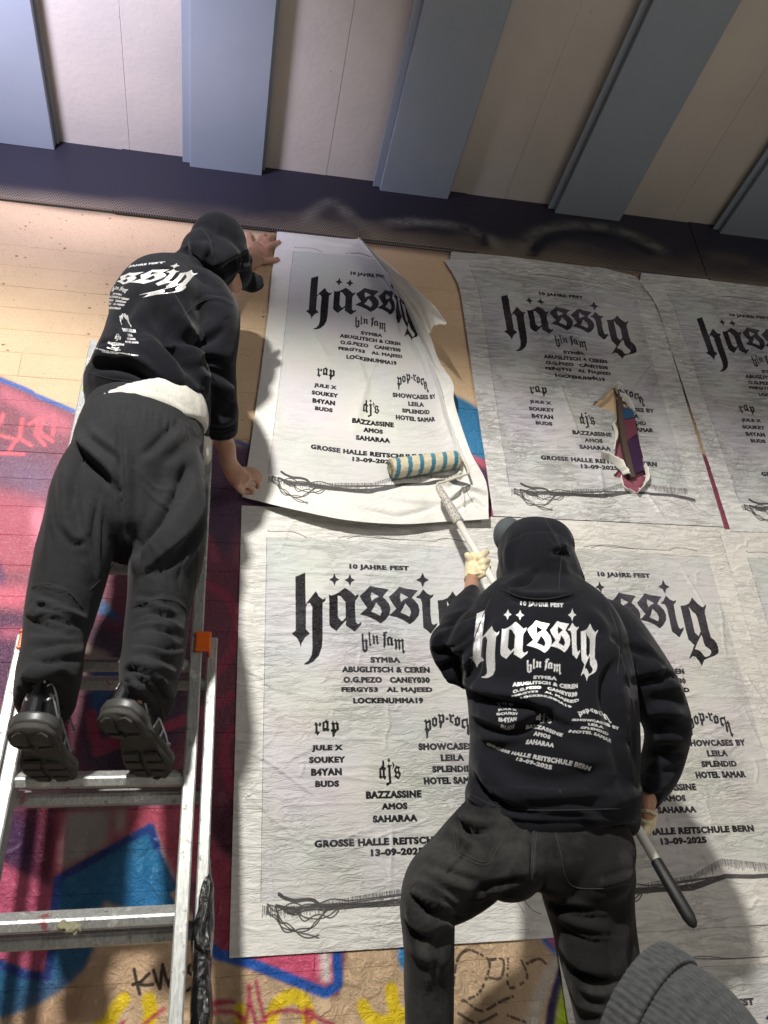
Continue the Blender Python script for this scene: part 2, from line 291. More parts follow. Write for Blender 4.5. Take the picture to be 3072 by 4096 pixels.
def poster_mat(name, bump_s=1.0, wet=0.0, tint=(1, 1, 1), through=0.0):
    m = mat(name, rough=.5, spec=.25); t = NT(m)
    uv = t.co.outputs['UV']; im = t.tex(IM_POSTER, uv, 'EXTEND')
    mu = t.map(uv, (PW, PH, 1))
    smudge = t.ramp(t.noise(t.map(mu, (1, 1, 1)), 3.1, 3, .6), [(.42, 0), (.68, 1)])
    c = t.mix(1.0, im.outputs[0], tint, 'MULTIPLY')
    c = t.mix(t.math('MULTIPLY', smudge, .10), c, (.42, .40, .50))
    if through: c = t.mix(t.math('MULTIPLY', t.ramp(t.noise(mu, 2.3, 4, .65), [(.45, 0), (.7, 1)]), through), c, (.33, .25, .33))
    t.l(c, t.b.inputs['Base Color'])
    w = t.map(mu, (13, 50, 1), (0, 0, .12)); w2 = t.map(mu, (38, 85, 1), (0, 0, -.3))
    n_a = t.noise(w, 1.0, 5, .6, .9); n_b = t.noise(w2, 1.0, 4, .6, 1.2)
    ra = t.math('SUBTRACT', 1.0, t.math('MULTIPLY', t.math('ABSOLUTE', t.math('SUBTRACT', n_a, .5)), 5.0))
    ra = t.math('MAXIMUM', ra, 0.0)
    pt = t.ramp(t.noise(mu, 3.7, 3, .6), [(.34, .12), (.66, 1)])
    hsum = t.math('ADD', t.math('MULTIPLY', t.math('POWER', ra, 2.5), .55), t.math('MULTIPLY', n_b, .9))
    lum = t.n('SeparateColor'); t.l(im.outputs[0], lum.inputs[0]); t.l(t.ramp(lum.outputs[0], [(.15, .0), (.5, .35)]), t.b.inputs['Specular IOR Level']); hsum = t.math('MULTIPLY', hsum, pt); p = t.bump(hsum, .0070, .9*bump_s)
    g = t.noise(t.map(mu, (1, 1, 1)), 420, 3, .7); p = t.bump(g, .0011, .65*bump_s, p)
    if wet:
        s = t.ramp(t.noise(mu, 4.2, 3, .6), [(.44, .60), (.60, .60-.48*wet)]); t.l(s, t.b.inputs['Roughness'])
        t.b.inputs['Coat Weight'].default_value = .25*wet; t.b.inputs['Coat Roughness'].default_value = .12
        t.l(p, t.b.inputs['Coat Normal'])
    return m

def sheet_fields(n_u, n_v, seed, amp, creases=(), joints=None, z_top=None):
    u = np.linspace(0, 1, n_u); v = np.linspace(0, 1, n_v); U, V = np.meshgrid(u, v)
    x = U*PW; y = V*PH
    wx = x+.02*noise(x*6, y*6, 0, seed); wy = y+.012*noise(x*7, y*9, 0, seed+1)
    hgt = .35*(1-np.abs(noise(wx*7, wy*26, 0, seed+2))*2.2).clip(0, 1)**3
    hgt = hgt+.28*(1-np.abs(noise(wx*13+wy*6, wy*42, 0, seed+5))*2.4).clip(0, 1)**2.5
    hgt = hgt+.5*noise(wx*4, wy*13, 0, seed+3)+.22*noise(wx*16, wy*50, 0, seed+4)
    patch = (noise(x*3.1, y*3.1, 0, seed+8)*.9+.55).clip(.15, 1.2)
    D = amp*1.35*hgt*patch
    for (P, w, a) in creases:
        P = np.array(P, float)*[PW, PH]; D = D+a*seg_bump(x, y, P, w)
    if joints is not None:
        for zj in joints:
            vj = (z_top-zj)/PH
            if -.05 < vj < 1.05: D = D+.0024*np.exp(-((V-vj-.0012*noise(x*5, 0, 0, seed))*PH/.0035)**2)*(.5+.5*noise(x*4, zj*9, 0, seed))
    return U, V, D
def seg_bump(x, y, P, w):
    best = np.full(x.shape, 1e9)
    L = np.r_[0, np.cumsum(np.hypot(*np.diff(P, axis=0).T))]; tt = np.zeros(x.shape)
    for i in range(len(P)-1):
        a, b = P[i], P[i+1]; d = b-a; l2 = (d@d)+1e-12
        s = np.clip(((x-a[0])*d[0]+(y-a[1])*d[1])/l2, 0, 1)
        r = np.hypot(x-a[0]-s*d[0], y-a[1]-s*d[1]); m = r < best
        best = np.where(m, r, best); tt = np.where(m, (L[i]+s*(L[i+1]-L[i]))/L[-1], tt)
    return np.exp(-(best/w)**2)*np.sin(np.pi*np.clip(tt*.96+.02, 0, 1))**.6
def rand_creases(n, seed, lo=.0015, hi=.004, slant=(-.4, .4), steep=.25, length=(.05, .3)):
    r = np.random.default_rng(seed); o = []
    for _ in range(n):
        u, v = r.uniform(.02, .98, 2); a = r.uniform(*slant) if r.random() > steep else r.uniform(.9, 1.9)*r.choice([-1, 1])
        l = r.uniform(*length); P = []
        for k in range(5):
            s = k/4-.5; P.append((u+math.cos(a)*l*s+r.uniform(-.008, .008), v+math.sin(a)*l*s*PW/PH+r.uniform(-.008, .008)))
        o.append((P, r.uniform(.0025, .006), r.uniform(lo, hi)*r.choice([1, 1, .7])))
    return o
JZ = [1.469+.0985*k for k in range(-15, 20)]
def wall_poster(name, label, x0, z0, rot, m, seed, amp=.0022, creases=(), holes=(), lift=None, d0=.004, nu=250, nv=365, pulls=()):
    U, V, D = sheet_fields(nu, nv, seed, amp, creases, JZ, z0)
    X = U*PW; Z = V*PH
    for (cu, cv, du, dv, r) in pulls:                        # a corner or edge pasted askew
        w_ = np.exp(-(((U-cu)*PW)**2+((V-cv)*PH)**2)/r**2); X = X+du*w_; Z = Z+dv*w_
    c, s = math.cos(rot), math.sin(rot)
    PX = x0+c*X-s*Z*-1*-1*0+s*0+(-s)*(-Z)*-1; PZ = z0-(c*Z)-s*X*-1*-1
    PX = x0+c*X-s*Z; PZ = z0-c*Z-s*X
    Dd = d0+np.abs(D)*1.0+D*.0
    Dd = d0+.0012+D+(0 if lift is None else lift(U, V))
    Dd = np.maximum(Dd, .0015)
    idx = np.arange(nu*nv).reshape(nv, nu)
    F = np.stack([idx[:-1, :-1], idx[1:, :-1], idx[1:, 1:], idx[:-1, 1:]], -1).reshape(-1, 4)
    if holes:
        cu = (U[:-1, :-1]+U[1:, 1:]).ravel()/2; cv = (V[:-1, :-1]+V[1:, 1:]).ravel()/2
        Hm = np.zeros((1500, 1000), bool)
        for h_ in holes: fill(Hm, [np.array(h_)*[1000, 1500]])
        keep = ~Hm[(cv*1499).astype(int), (cu*999).astype(int)]; F = F[keep]
    me = bpy.data.meshes.new(name)
    Vv = np.c_[PX.ravel(), -Dd.ravel(), PZ.ravel()]
    me.vertices.add(len(Vv)); me.vertices.foreach_set('co', Vv.ravel())
    me.loops.add(len(F)*4); me.loops.foreach_set('vertex_index', F.ravel())
    me.polygons.add(len(F)); me.polygons.foreach_set('loop_start', np.arange(len(F))*4)
    me.polygons.foreach_set('use_smooth', np.ones(len(F), bool)); me.update(calc_edges=True)
    ul = me.uv_layers.new(name='UVMap'); UVs = np.c_[U.ravel(), 1-V.ravel()][F.ravel()]; ul.data.foreach_set('uv', UVs.ravel())
    o = link(name, me, m, label=label, category='poster'); return o

# ================================================================= graffiti and wall
GX0, GX1, GZ0, GZ1 = -1.7, 3.5, 0.1, 3.45
GW, GH = 2300, 1480
def gp(P, sc=1.0, ox=0, oy=0):
    o = []
    for x, y in P:
        q = at(x*sc+ox, y*sc+oy); o.append(((q[0]-GX0)/(GX1-GX0)*GW*2, (GZ1-q[2])/(GZ1-GZ0)*GH*2))
    return np.array(o)
G = np.zeros((GH, GW, 4), np.float32); G[..., :3] = (.56, .395, .25)
gy, gx = np.mgrid[0:GH, 0:GW]
def paint(poly, col, soft=2, alpha=1.0, strokes=None, w=0):
    M = np.zeros((GH*2, GW*2), bool)
    if poly is not None: fill(M, [poly])
    if strokes is not None:
        for s in strokes: stroke(M, s, w*.44)
    a = half(M)
    if soft: a = blur(a, soft if w == 0 else max(1, soft//2))
    a = (a*alpha)[..., None]; G[..., :3] = G[..., :3]*(1-a)+np.array(col)*a; G[..., 3:] = np.maximum(G[..., 3:], a)
c2 = (.6028, 0, 1500); c3 = (.6028, 0, 2300); c4 = (.6028, 0, 3100); c5 = (.6329, 850, 3400); c6 = (.9476, 1500, 3000)
MAUVE = (.20, .055, .085); PINK = (.44, .085, .16); DARK = (.030, .010, .030); VIOL = (.060, .022, .075); BLUE = (.015, .13, .27); NAVY = (.010, .035, .18); CYAN = (.02, .22, .50); GREY = (.40, .36, .33); RED = (.20, .012, .045)
# whole piece
paint(gp([(-900, 1080), (0, 1505), (380, 1690), (965, 1790), (1500, 1700), (1850, 1640), (2000, 1680), (3300, 1900), (3300, 3560), (2300, 3650), (2120, 3690), (1400, 3740), (1355, 3990), (1270, 3975), (880, 3835), (760, 3650), (630, 3300), (232, 3505), (215, 3930), (0, 3850), (-900, 3700)]), MAUVE, 2)
paint(gp([(0, 60), (470, 290), (470, 420), (0, 160)], *c2), (.40, .10, .15), 5)
paint(gp([(-1500, 300), (0, 480), (420, 520), (380, 800), (0, 770), (-1500, 700)], *c2), (.13, .065, .12), 16, .8)
paint(gp([(-1500, 720), (0, 770), (300, 800), (260, 1330), (0, 1300), (-1500, 1200)], *c2), (.36, .075, .115), 8)
paint(gp([(200, 900), (300, 850), (300, 1200), (240, 1130)], *c2), (.62, .19, .27), 5)
paint(gp([(0, 560), (330, 640), (300, 900), (160, 760)], *c2), (.16, .09, .17), 14, .7)
paint(gp([(-1500, 1160), (0, 1240), (40, 1400), (0, 1420), (-1500, 1400)], *c2), (.07, .025, .10), 3)
paint(gp([(-1500, 1370), (0, 1400), (220, 1400), (180, 1560), (0, 1545), (-1500, 1530)], *c2), (.56, .11, .17), 8)
paint(gp([(-1500, 1560), (0, 1560), (200, 1590), (150, 2100), (0, 2200), (-1500, 2200)], *c2), (.075, .015, .06), 6)
paint(gp([(0, 1680), (180, 1690), (170, 1730), (0, 1740)], *c2), (.50, .10, .17), 6)
paint(None, (.66, .115, .15), 1, .8, [gp(s, *c2) for s in ([(150, 290), (130, 420), (210, 470)], [(190, 330), (250, 290), (240, 400), (300, 470)], [(300, 270), (260, 380), (350, 440)], [(360, 270), (350, 400)], [(0, 400), (110, 430), (60, 500)], [(20, 260), (0, 330)], [(0, 520), (160, 525)])], 26)
paint(None, (.02, .10, .36), 2, .92, [gp([(-1500, -330), (0, 30), (160, 90), (215, 118)], *c2), gp([(240, 135), (420, 210), (490, 240)], *c2), gp([(1570, 440), (1640, 470)], *c2)], 34)
paint(gp([(1340, 430), (1600, 470), (2300, 300), (2700, 600), (2700, 1500), (2300, 1800), (1600, 1000), (1500, 1330), (1300, 1300)], *c2), (.045, .022, .055), 8, .9)  # dark violet paint with the ladder man's cast shadow worked into the colour
# between and beside the legs
paint(gp([(520, 1220), (1340, 1050), (1640, 1330), (1600, 3100), (1380, 3000), (1220, 2600), (300, 3100), (180, 2800), (560, 1900)], *c2), (.12, .022, .045), 5)
paint(gp([(580, 1900), (600, 1640), (860, 1720), (1290, 1800), (1400, 2100), (900, 2800), (520, 2600)], *c2), DARK, 6)
paint(gp([(560, 1780), (730, 1850), (730, 2100), (560, 2100)], *c2), (.22, .17, .15), 3)
paint(gp([(660, 1480), (720, 1520), (825, 1650), (640, 1580)], *c2), (.012, .06, .16), 2)
paint(gp([(600, 1950), (830, 1940), (610, 2380)], *c2), (.012, .05, .15), 3)
paint(None, (.22, .018, .055), 2, .95, [gp(s, *c2) for s in (catmull([(1340, 1380), (1480, 1450), (1560, 1580), (1560, 1750), (1500, 1900), (1380, 2010)], 5), catmull([(640, 2500), (900, 2400), (1250, 2280), (1560, 2120)], 5), catmull([(1560, 2350), (1500, 2420), (1490, 2550), (1530, 2700), (1600, 2850)], 5), catmull([(600, 2250), (650, 2450), (760, 2420)], 4))], 58)
paint(gp([(1390, 1040), (1470, 1240), (1400, 1250), (1360, 1120)], *c2), (.20, .04, .07), 2)
paint(gp([(1780, 1560), (1880, 1610), (1975, 1680), (2010, 1780), (2010, 1870), (1900, 1830), (1820, 1790)]), BLUE, 3)
paint(gp([(1860, 1800), (1900, 1825), (2010, 1865), (2010, 1910), (1900, 1850)]), (.34, .06, .10), 2)
paint(gp([(1880, 1850), (2010, 1905), (2010, 2040), (1930, 2010)]), (.05, .012, .05), 3)
# lower left letters
paint(gp([(-500, 220), (500, 230), (330, 740), (0, 575), (-500, 400)], *c4), (.11, .012, .035), 4)
paint(gp([(-500, 240), (170, 240), (220, 500), (200, 690), (0, 570), (-500, 300)], *c4), VIOL, 8)
paint(gp([(-500, 330), (0, 575), (330, 745), (360, 700), (350, 1000), (320, 1320), (160, 1290), (0, 1230), (-500, 1200)], *c4), PINK, 2)
paint(gp([(370, 240), (1310, 200), (1400, 600), (1190, 760), (1010, 330), (380, 690), (350, 700)], *c4), (.34, .055, .09), 3)
paint(gp([(445, 240), (745, 230), (715, 470), (400, 630)], *c4), (.36, .33, .30), 5)
paint(gp([(770, 230), (832, 230), (822, 385), (772, 390)], *c4), (.42, .37, .34), 4)
paint(gp([(380, 690), (1000, 330), (1180, 760), (1160, 960), (940, 930), (850, 895), (690, 840), (685, 960), (620, 1160), (560, 1290), (450, 1400), (300, 1500), (150, 1570), (0, 1620), (-600, 1750), (-600, 1100), (0, 1260), (160, 1320), (310, 1350), (340, 1180), (350, 900)], *c4), BLUE, 2)
paint(gp([(740, 720), (1060, 700), (1080, 900), (850, 890)], *c4), (.025, .18, .48), 22, .8)
paint(gp([(0, 1400), (180, 1360), (160, 1560), (0, 1640)], *c4), (.05, .03, .06), 25, .8)
paint(gp([(1130, 790), (1190, 740), (1190, 880)], *c4), (.5, .33, .19), 1)
paint(None, NAVY, 2, 1, [gp(s, *c4) for s in ([(350, 960), (385, 690), (1000, 345), (1040, 470)], [(-500, 1130), (0, 1255), (160, 1320), (310, 1345), (340, 1180)])], 40)
paint(None, NAVY, 2, .9, [gp([(1040, 470), (1100, 620), (1190, 780)], *c4)], 12)
paint(gp([(440, 1480), (700, 1300), (560, 1560), (200, 1800), (100, 1700)], *c4), (.36, .10, .05), 22, .55)
paint(gp([(860, 1180), (980, 1150), (1000, 1230), (900, 1270)], *c4), (.55, .12, .08), 22, .55)
paint(gp([(1390, 230), (1560, 200), (1560, 560), (1480, 520), (1400, 420)], *c4), (.05, .006, .02), 4)
paint(gp([(1390, 420), (1480, 540), (1640, 590), (1640, 1250), (1500, 1210), (1380, 1060)], *c4), (.28, .04, .075), 3)
# under the lower-left poster
paint(gp([(200, 600), (800, 600), (790, 850), (700, 900), (240, 700)], *c5), (.62, .10, .19), 2)
paint(gp([(680, 600), (737, 600), (747, 835), (690, 835)], *c5), (.70, .66, .62), 3)
paint(None, (.012, .09, .40), 2, 1, [gp([(-60, 560), (30, 660), (240, 715), (480, 810), (715, 905), (795, 850), (783, 600)], *c5)], 48)
paint(gp(np.c_[1245+75*np.cos(np.linspace(0, 6.28, 24)), 660+120*np.sin(np.linspace(0, 6.28, 24))], *c5), CYAN, 2)
YEL = (.72, .52, .005)
paint(None, YEL, 3, .96, [gp(catmull(s, 4), *c5) for s in ([(355, 1120), (400, 990), (490, 925), (570, 950), (600, 1030), (610, 1120)], [(950, 985), (985, 1050), (1070, 1090), (1160, 1060), (1140, 960), (1130, 880)], [(1160, 1060), (1260, 1030)], [(170, 1010), (190, 1110)])]+[gp(catmull(s, 4), *c4) for s in ([(820, 1490), (760, 1560), (720, 1640), (620, 1700)], [(985, 1490), (1000, 1560), (990, 1640)])], 66)
MAG = (.42, .010, .085)
paint(None, MAG, 1, .92, [gp(catmull(s, 4), *c5) for s in ([(225, 855), (240, 960), (275, 1100)], [(275, 825), (300, 960), (335, 1090)], [(205, 1110), (225, 1000), (235, 860)], [(300, 1090), (380, 1030), (480, 1015), (600, 1035), (700, 1080), (780, 1110)], [(-20, 970), (60, 955), (140, 965)], [(-30, 1040), (60, 1020), (170, 1040), (210, 1090)], [(590, 1000), (600, 1090), (640, 1040), (590, 1000)])]+[gp(catmull(s, 4), *c4) for s in ([(1090, 1550), (1010, 1610), (900, 1700)], [(820, 1640), (760, 1700)], [(1540, 1500), (1420, 1530), (1400, 1570), (1540, 1570), (1620, 1640)])], 17)
paint(None, (.015, .012, .012), 0, .95, [gp(s, *c4) for s in ([(890, 1290), (905, 1370), (927, 1452)], [(990, 1318), (930, 1375), (880, 1392)], [(905, 1385), (960, 1395), (1015, 1390)], [(1018, 1292), (1040, 1370), (1062, 1420), (1078, 1258)], [(1078, 1258), (1100, 1340), (1125, 1405), (1140, 1330), (1150, 1262)], [(1290, 1255), (1255, 1265), (1250, 1310), (1285, 1330), (1285, 1400), (1245, 1430)])], 15)
# around the jeans
paint(gp([(600, 700), (690, 790), (770, 880), (820, 780), (760, 700)], *c6), (.02, .15, .50), 2)
paint(gp([(725, 740), (770, 740), (775, 845), (735, 810)], *c6), (.6, .12, .2), 3)
paint(None, (.62, .58, .52), 8, .85, [gp([(800, 860), (730, 960), (680, 1080), (650, 1240)], *c6)], 66)
paint(None, (.018, .012, .085), 3, .97, [gp([(800, 900), (770, 1000), (745, 1100), (730, 1240)], *c6)], 50)
paint(gp([(800, 960), (830, 980), (900, 1240), (755, 1240), (775, 1080)], *c6), (.42, .60, .01), 3)
dots = []
for s in ([(330, 990), (345, 890), (380, 845), (420, 850), (480, 890), (470, 960), (430, 1030), (360, 1060)], [(480, 885), (540, 885), (530, 960), (480, 960)], [(560, 880), (565, 1000), (640, 960), (610, 870)], [(640, 900), (690, 880), (720, 900)], [(380, 1060), (450, 1100), (530, 1060), (600, 1030)], [(350, 1110), (430, 1150), (520, 1110)], [(560, 1120), (640, 1150)]):
    P = catmull(s, 10); dots += [gp([p, p+np.array([3., 3.])], *c6) for i, p in enumerate(P) if rng.random() < .75]
paint(None, (.02, .015, .015), 0, .85, dots, 12)
paint(None, (.02, .015, .012), 1, .9, [gp(s, *c5) for s in ([(585, 940), (600, 885), (660, 845), (740, 850), (790, 860)], [(800, 850), (880, 860), (940, 872)])], 7)
# dark scuffs and pits on the bare concrete, upper left
M = np.zeros((GH*2, GW*2), bool)
for _ in range(190):
    px_, py_ = rng.uniform(-100, 1100), rng.uniform(840, 1750)
    if py_ > 1480+px_*.45: continue
    q = gp([(px_, py_)])[0]; r = rng.uniform(.6, 1.9)*rng.choice([1, 1, 1.9]); an = np.linspace(0, 6.28, 8)
    fill(M, [np.c_[q[0]+r*1.5*np.cos(an), q[1]+r*np.sin(an)]])
a = half(M)[..., None]; G[..., :3] = G[..., :3]*(1-a*.85)+np.array((.05, .03, .02))*a*.85
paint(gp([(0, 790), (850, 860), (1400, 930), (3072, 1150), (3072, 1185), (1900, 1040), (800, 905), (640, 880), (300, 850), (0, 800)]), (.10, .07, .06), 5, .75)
paint(gp([(2130, 1060), (2280, 1060), (2240, 1085), (2160, 1080)]), (.012, .01, .018), 2, .9)
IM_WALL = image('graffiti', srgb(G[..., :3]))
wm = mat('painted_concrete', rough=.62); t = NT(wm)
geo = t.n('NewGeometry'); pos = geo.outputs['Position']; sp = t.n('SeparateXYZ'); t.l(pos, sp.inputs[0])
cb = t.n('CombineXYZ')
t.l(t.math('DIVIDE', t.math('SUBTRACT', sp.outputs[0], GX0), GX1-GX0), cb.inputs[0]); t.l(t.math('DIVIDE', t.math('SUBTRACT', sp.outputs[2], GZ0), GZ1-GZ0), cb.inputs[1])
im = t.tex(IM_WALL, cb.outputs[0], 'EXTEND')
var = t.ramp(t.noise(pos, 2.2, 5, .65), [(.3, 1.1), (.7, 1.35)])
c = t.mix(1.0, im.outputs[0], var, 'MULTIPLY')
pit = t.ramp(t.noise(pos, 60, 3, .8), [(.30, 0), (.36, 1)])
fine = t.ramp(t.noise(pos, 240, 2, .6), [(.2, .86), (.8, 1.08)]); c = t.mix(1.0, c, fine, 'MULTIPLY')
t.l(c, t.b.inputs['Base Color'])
low = t.ramp(sp.outputs[2], [(.50/1.0, 1), (1.0, .25)])
mp = t.n('MapRange'); mp.inputs[1].default_value = 1.0; mp.inputs[2].default_value = 1.5; mp.inputs[3].default_value = 1.0; mp.inputs[4].default_value = .16; t.l(sp.outputs[2], mp.inputs[0])
b1 = t.noise(pos, 26, 7, .68, .8); b2 = t.noise(pos, 110, 5, .7, .4)
hh = t.math('ADD', t.math('MULTIPLY', t.ramp(b1, [(.35, 0), (.60, 1)]), mp.outputs[0]), t.math('MULTIPLY', b2, .55))
p = t.bump(hh, .0075, .8); p = t.bump(pit, .0015, .15, p)
rg = t.ramp(t.noise(pos, 90, 3, .7), [(.35, .22), (.65, .5)]); t.l(rg, t.b.inputs['Roughness'])
WALLMAT = wm
wall = empty('concrete_wall', (0, 0, 0), label='board marked concrete wall, bare tan at the top and sprayed with graffiti below', category='wall')
bm = bmesh.new(); add_box(bm, -3.2, 5.4, .006, .35, 0, 3.37); link('wall_core', bm_mesh(bm), wm, wall)
k = 0; z = JZ[0]
bounds = [0.0]+[zz for zz in JZ if .05 < zz < 3.33]+[3.37]
for i in range(len(bounds)-1):
    z0, z1 = bounds[i], bounds[i+1]; x = -3.2; r = random.Random(i)
    while x < 5.3:
        x1 = min(5.4, x+r.uniform(1.5, 2.9))
        if 5.4-x1 < .5: x1 = 5.4
        bm = bmesh.new(); dy = r.uniform(-.0005, .0006); add_box(bm, x+.0003, x1-.0003, -dy, .008, z0+.00015, z1-.00015, .0009)
        link('concrete_course', bm_mesh(bm), wm, wall); x = x1
# ---------------------------------------------------------------- perforated sheet band above the wall
GW2, GH2 = 1800, 200; BZ0, BZ1 = 3.345, 3.74
BX0, BX1 = -1.5, 3.9
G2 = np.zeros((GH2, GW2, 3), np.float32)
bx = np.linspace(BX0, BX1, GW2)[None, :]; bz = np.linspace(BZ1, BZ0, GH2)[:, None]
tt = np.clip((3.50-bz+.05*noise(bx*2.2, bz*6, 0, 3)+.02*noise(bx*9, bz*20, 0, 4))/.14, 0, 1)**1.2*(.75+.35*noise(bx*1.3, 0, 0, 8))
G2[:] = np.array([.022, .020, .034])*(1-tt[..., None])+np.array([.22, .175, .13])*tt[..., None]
def bp(P): return np.array([((at(x, y)[0]-BX0)/(BX1-BX0)*GW2*2, (BZ1-at(x, y)[2])/(BZ1-BZ0)*GH2*2) for x, y in P])
def spray(P, w, col, soft, al=1.0):
    M = np.zeros((GH2*2, GW2*2), bool); stroke(M, bp(catmull(P, 6)), w); a = (blur(half(M), soft*2)*al*np.clip(1.0+.6*noise(bx*16, bz*30, 0, 31)+.4*noise(bx*60, bz*60, 0, 32), 0, 1.3)).clip(0, 1)[..., None]; G2[:] = G2*(1-a)+np.array(col)*a
LT = (.24, .23, .20); BK = (.008, .009, .016)
spray([(1200, 905), (1260, 860), (1320, 820), (1350, 830), (1400, 880), (1440, 930)], 16, LT, 4, .9)
spray([(1560, 905), (1700, 900), (1850, 925), (1950, 960), (1990, 1000)], 26, LT, 4, .9)
spray([(2090, 1010), (2150, 940), (2260, 912), (2450, 925), (2580, 975), (2640, 1010)], 24, LT, 5, .9)
spray([(2120, 1030), (2180, 965), (2300, 940), (2440, 955), (2560, 1000), (2600, 1020)], 34, BK, 3, 1)
spray([(1580, 930), (1750, 935), (1900, 955), (1935, 1000)], 14, BK, 3, 1)
spray([(1330, 830), (1290, 880), (1400, 900), (1440, 960)], 20, BK, 5, .9)
spray([(2250, 985), (2400, 1000)], 30, (.10, .09, .08), 5, .9)
spray([(700, 850), (900, 880), (1100, 880), (1200, 900)], 30, BK, 8, .8)
spray([(2760, 1060), (2900, 1040), (3072, 1100)], 20, (.25, .19, .13), 8, .7)
spray([(1935, 940), (1935, 1000)], 16, BK, 2, 1)
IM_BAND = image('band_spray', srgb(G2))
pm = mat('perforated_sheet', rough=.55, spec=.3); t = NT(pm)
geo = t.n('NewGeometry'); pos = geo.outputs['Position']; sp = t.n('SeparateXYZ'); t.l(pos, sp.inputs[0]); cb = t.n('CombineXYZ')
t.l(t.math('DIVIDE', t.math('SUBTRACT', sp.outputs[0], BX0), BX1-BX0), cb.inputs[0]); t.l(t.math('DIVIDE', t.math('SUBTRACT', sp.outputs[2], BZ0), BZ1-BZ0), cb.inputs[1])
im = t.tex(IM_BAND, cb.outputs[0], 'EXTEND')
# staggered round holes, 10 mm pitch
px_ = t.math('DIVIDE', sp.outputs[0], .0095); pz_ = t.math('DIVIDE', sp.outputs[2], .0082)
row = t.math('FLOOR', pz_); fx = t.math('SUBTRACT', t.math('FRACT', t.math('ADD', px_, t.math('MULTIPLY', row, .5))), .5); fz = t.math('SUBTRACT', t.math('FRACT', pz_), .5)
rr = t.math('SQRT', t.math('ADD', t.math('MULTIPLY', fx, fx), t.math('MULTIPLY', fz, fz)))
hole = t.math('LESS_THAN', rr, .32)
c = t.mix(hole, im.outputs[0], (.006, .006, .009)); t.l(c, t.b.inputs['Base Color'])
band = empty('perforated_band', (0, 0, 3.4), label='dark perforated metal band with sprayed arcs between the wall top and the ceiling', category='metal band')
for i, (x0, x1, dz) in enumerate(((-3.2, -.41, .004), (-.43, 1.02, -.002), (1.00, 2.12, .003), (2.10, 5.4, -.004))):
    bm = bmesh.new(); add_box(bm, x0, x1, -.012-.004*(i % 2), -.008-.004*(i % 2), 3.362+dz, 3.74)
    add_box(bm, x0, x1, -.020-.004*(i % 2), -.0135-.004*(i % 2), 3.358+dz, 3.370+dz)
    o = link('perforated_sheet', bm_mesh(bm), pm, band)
for x0, x1 in ((.93, 1.02),):
    pass
# ---------------------------------------------------------------- ceiling
cm = mat('ceiling_slab_paint', (.50, .46, .425), .75); t = NT(cm); geo = t.n('NewGeometry'); pos = geo.outputs['Position']
c = t.mix(t.ramp(t.noise(pos, 1.4, 4, .6), [(.35, 0), (.7, 1)]), (.54, .485, .43), (.43, .40, .37))
st = t.ramp(t.noise(t.map(pos, (6, 1.0, 6)), 5, 6, .75), [(.22, 1), (.30, 0)]); c = t.mix(t.math('MULTIPLY', st, .55), c, (.12, .10, .10))
fl = t.ramp(t.noise(pos, 30, 3, .8), [(.25, 1), (.28, 0)]); c = t.mix(t.math('MULTIPLY', fl, .7), c, (.07, .05, .045))
t.l(c, t.b.inputs['Base Color']); t.bump(t.noise(pos, 45, 5, .7), .004, .4)
bmt = mat('blue_grey_steel_paint', (.20, .26, .33), .48); t = NT(bmt); geo = t.n('NewGeometry'); pos = geo.outputs['Position']
c = t.mix(t.ramp(t.noise(pos, 1.8, 4, .6), [(.35, 0), (.7, 1)]), (.235, .275, .325), (.275, .31, .36))
c = t.mix(t.math('MULTIPLY', t.ramp(t.noise(pos, 22, 5, .8), [(.27, 1), (.33, 0)]), .4), c, (.10, .10, .11))
t.l(c, t.b.inputs['Base Color']); t.bump(t.noise(pos, 160, 3, .6), .001, .3)
seam = mat('soot_seam', (.10, .085, .08), .9)
ceil_ = empty('ceiling', (0, 0, 3.72)); ceil_['kind'] = 'structure'
edges = []
for px0, px1, y0, y1 in ((-300, 222, 575, 602), (759, 1046, 685, 713), (1518, 1788, 787, 812), (2213, 2470, 855, 885), (2861, 3120, 917, 945)):
    edges.append((at(px0, y0)[0], at(px1, y1)[0]))
wb = np.median([b-a for a, b in edges[1:]])
edges = [(edges[0][1]-wb, edges[0][1])]+edges[1:]
pitch_ = edges[3][0]-edges[2][0]
edges = [(edges[0][0]-pitch_*k, edges[0][1]-pitch_*k) for k in (2, 1)]+edges+[(edges[-1][0]+pitch_*k, edges[-1][1]+pitch_*k) for k in (1, 2)]
print('beams', np.round(edges, 3))
SZ, BZ = 3.727, 3.672
for i, (a, b) in enumerate(edges):
    bm = bmesh.new(); add_box(bm, a, b, -7.0, -.012, BZ, 3.90, .002); link('ceiling_beam', bm_mesh(bm), bmt, ceil_)
    bm = bmesh.new(); add_box(bm, a-.030, a-.0005, -7.0, -.016, BZ+.022, BZ+.030, .001)
    v, f = tube([(a-.006, -7, BZ+.018), (a-.006, -.018, BZ+.018)], .006, 6)
    link('weld_strip', bm_mesh(bm), bmt, ceil_)
    bm = bmesh.new(); add_box(bm, b+.0005, b+.013, -7.0, -.016, BZ+.034, BZ+.042, .001); link('weld_strip', bm_mesh(bm), bmt, ceil_)
    if i < len(edges)-1:
        c0, c1 = b, edges[i+1][0]; mid = (c0+c1)/2+.02
        for (s0, s1) in ((c0-.01, mid-.0006), (mid+.0006, c1+.01)):
            bm = bmesh.new(); add_box(bm, s0, s1, -7.0, -.011, SZ+random.uniform(-.0012, .0012), 3.88); link('ceiling_panel', bm_mesh(bm), cm, ceil_)
bm = bmesh.new(); add_box(bm, -3.2, 5.4, -7.0, .4, 3.91, 4.1); link('ceiling_deck', bm_mesh(bm), seam, ceil_)
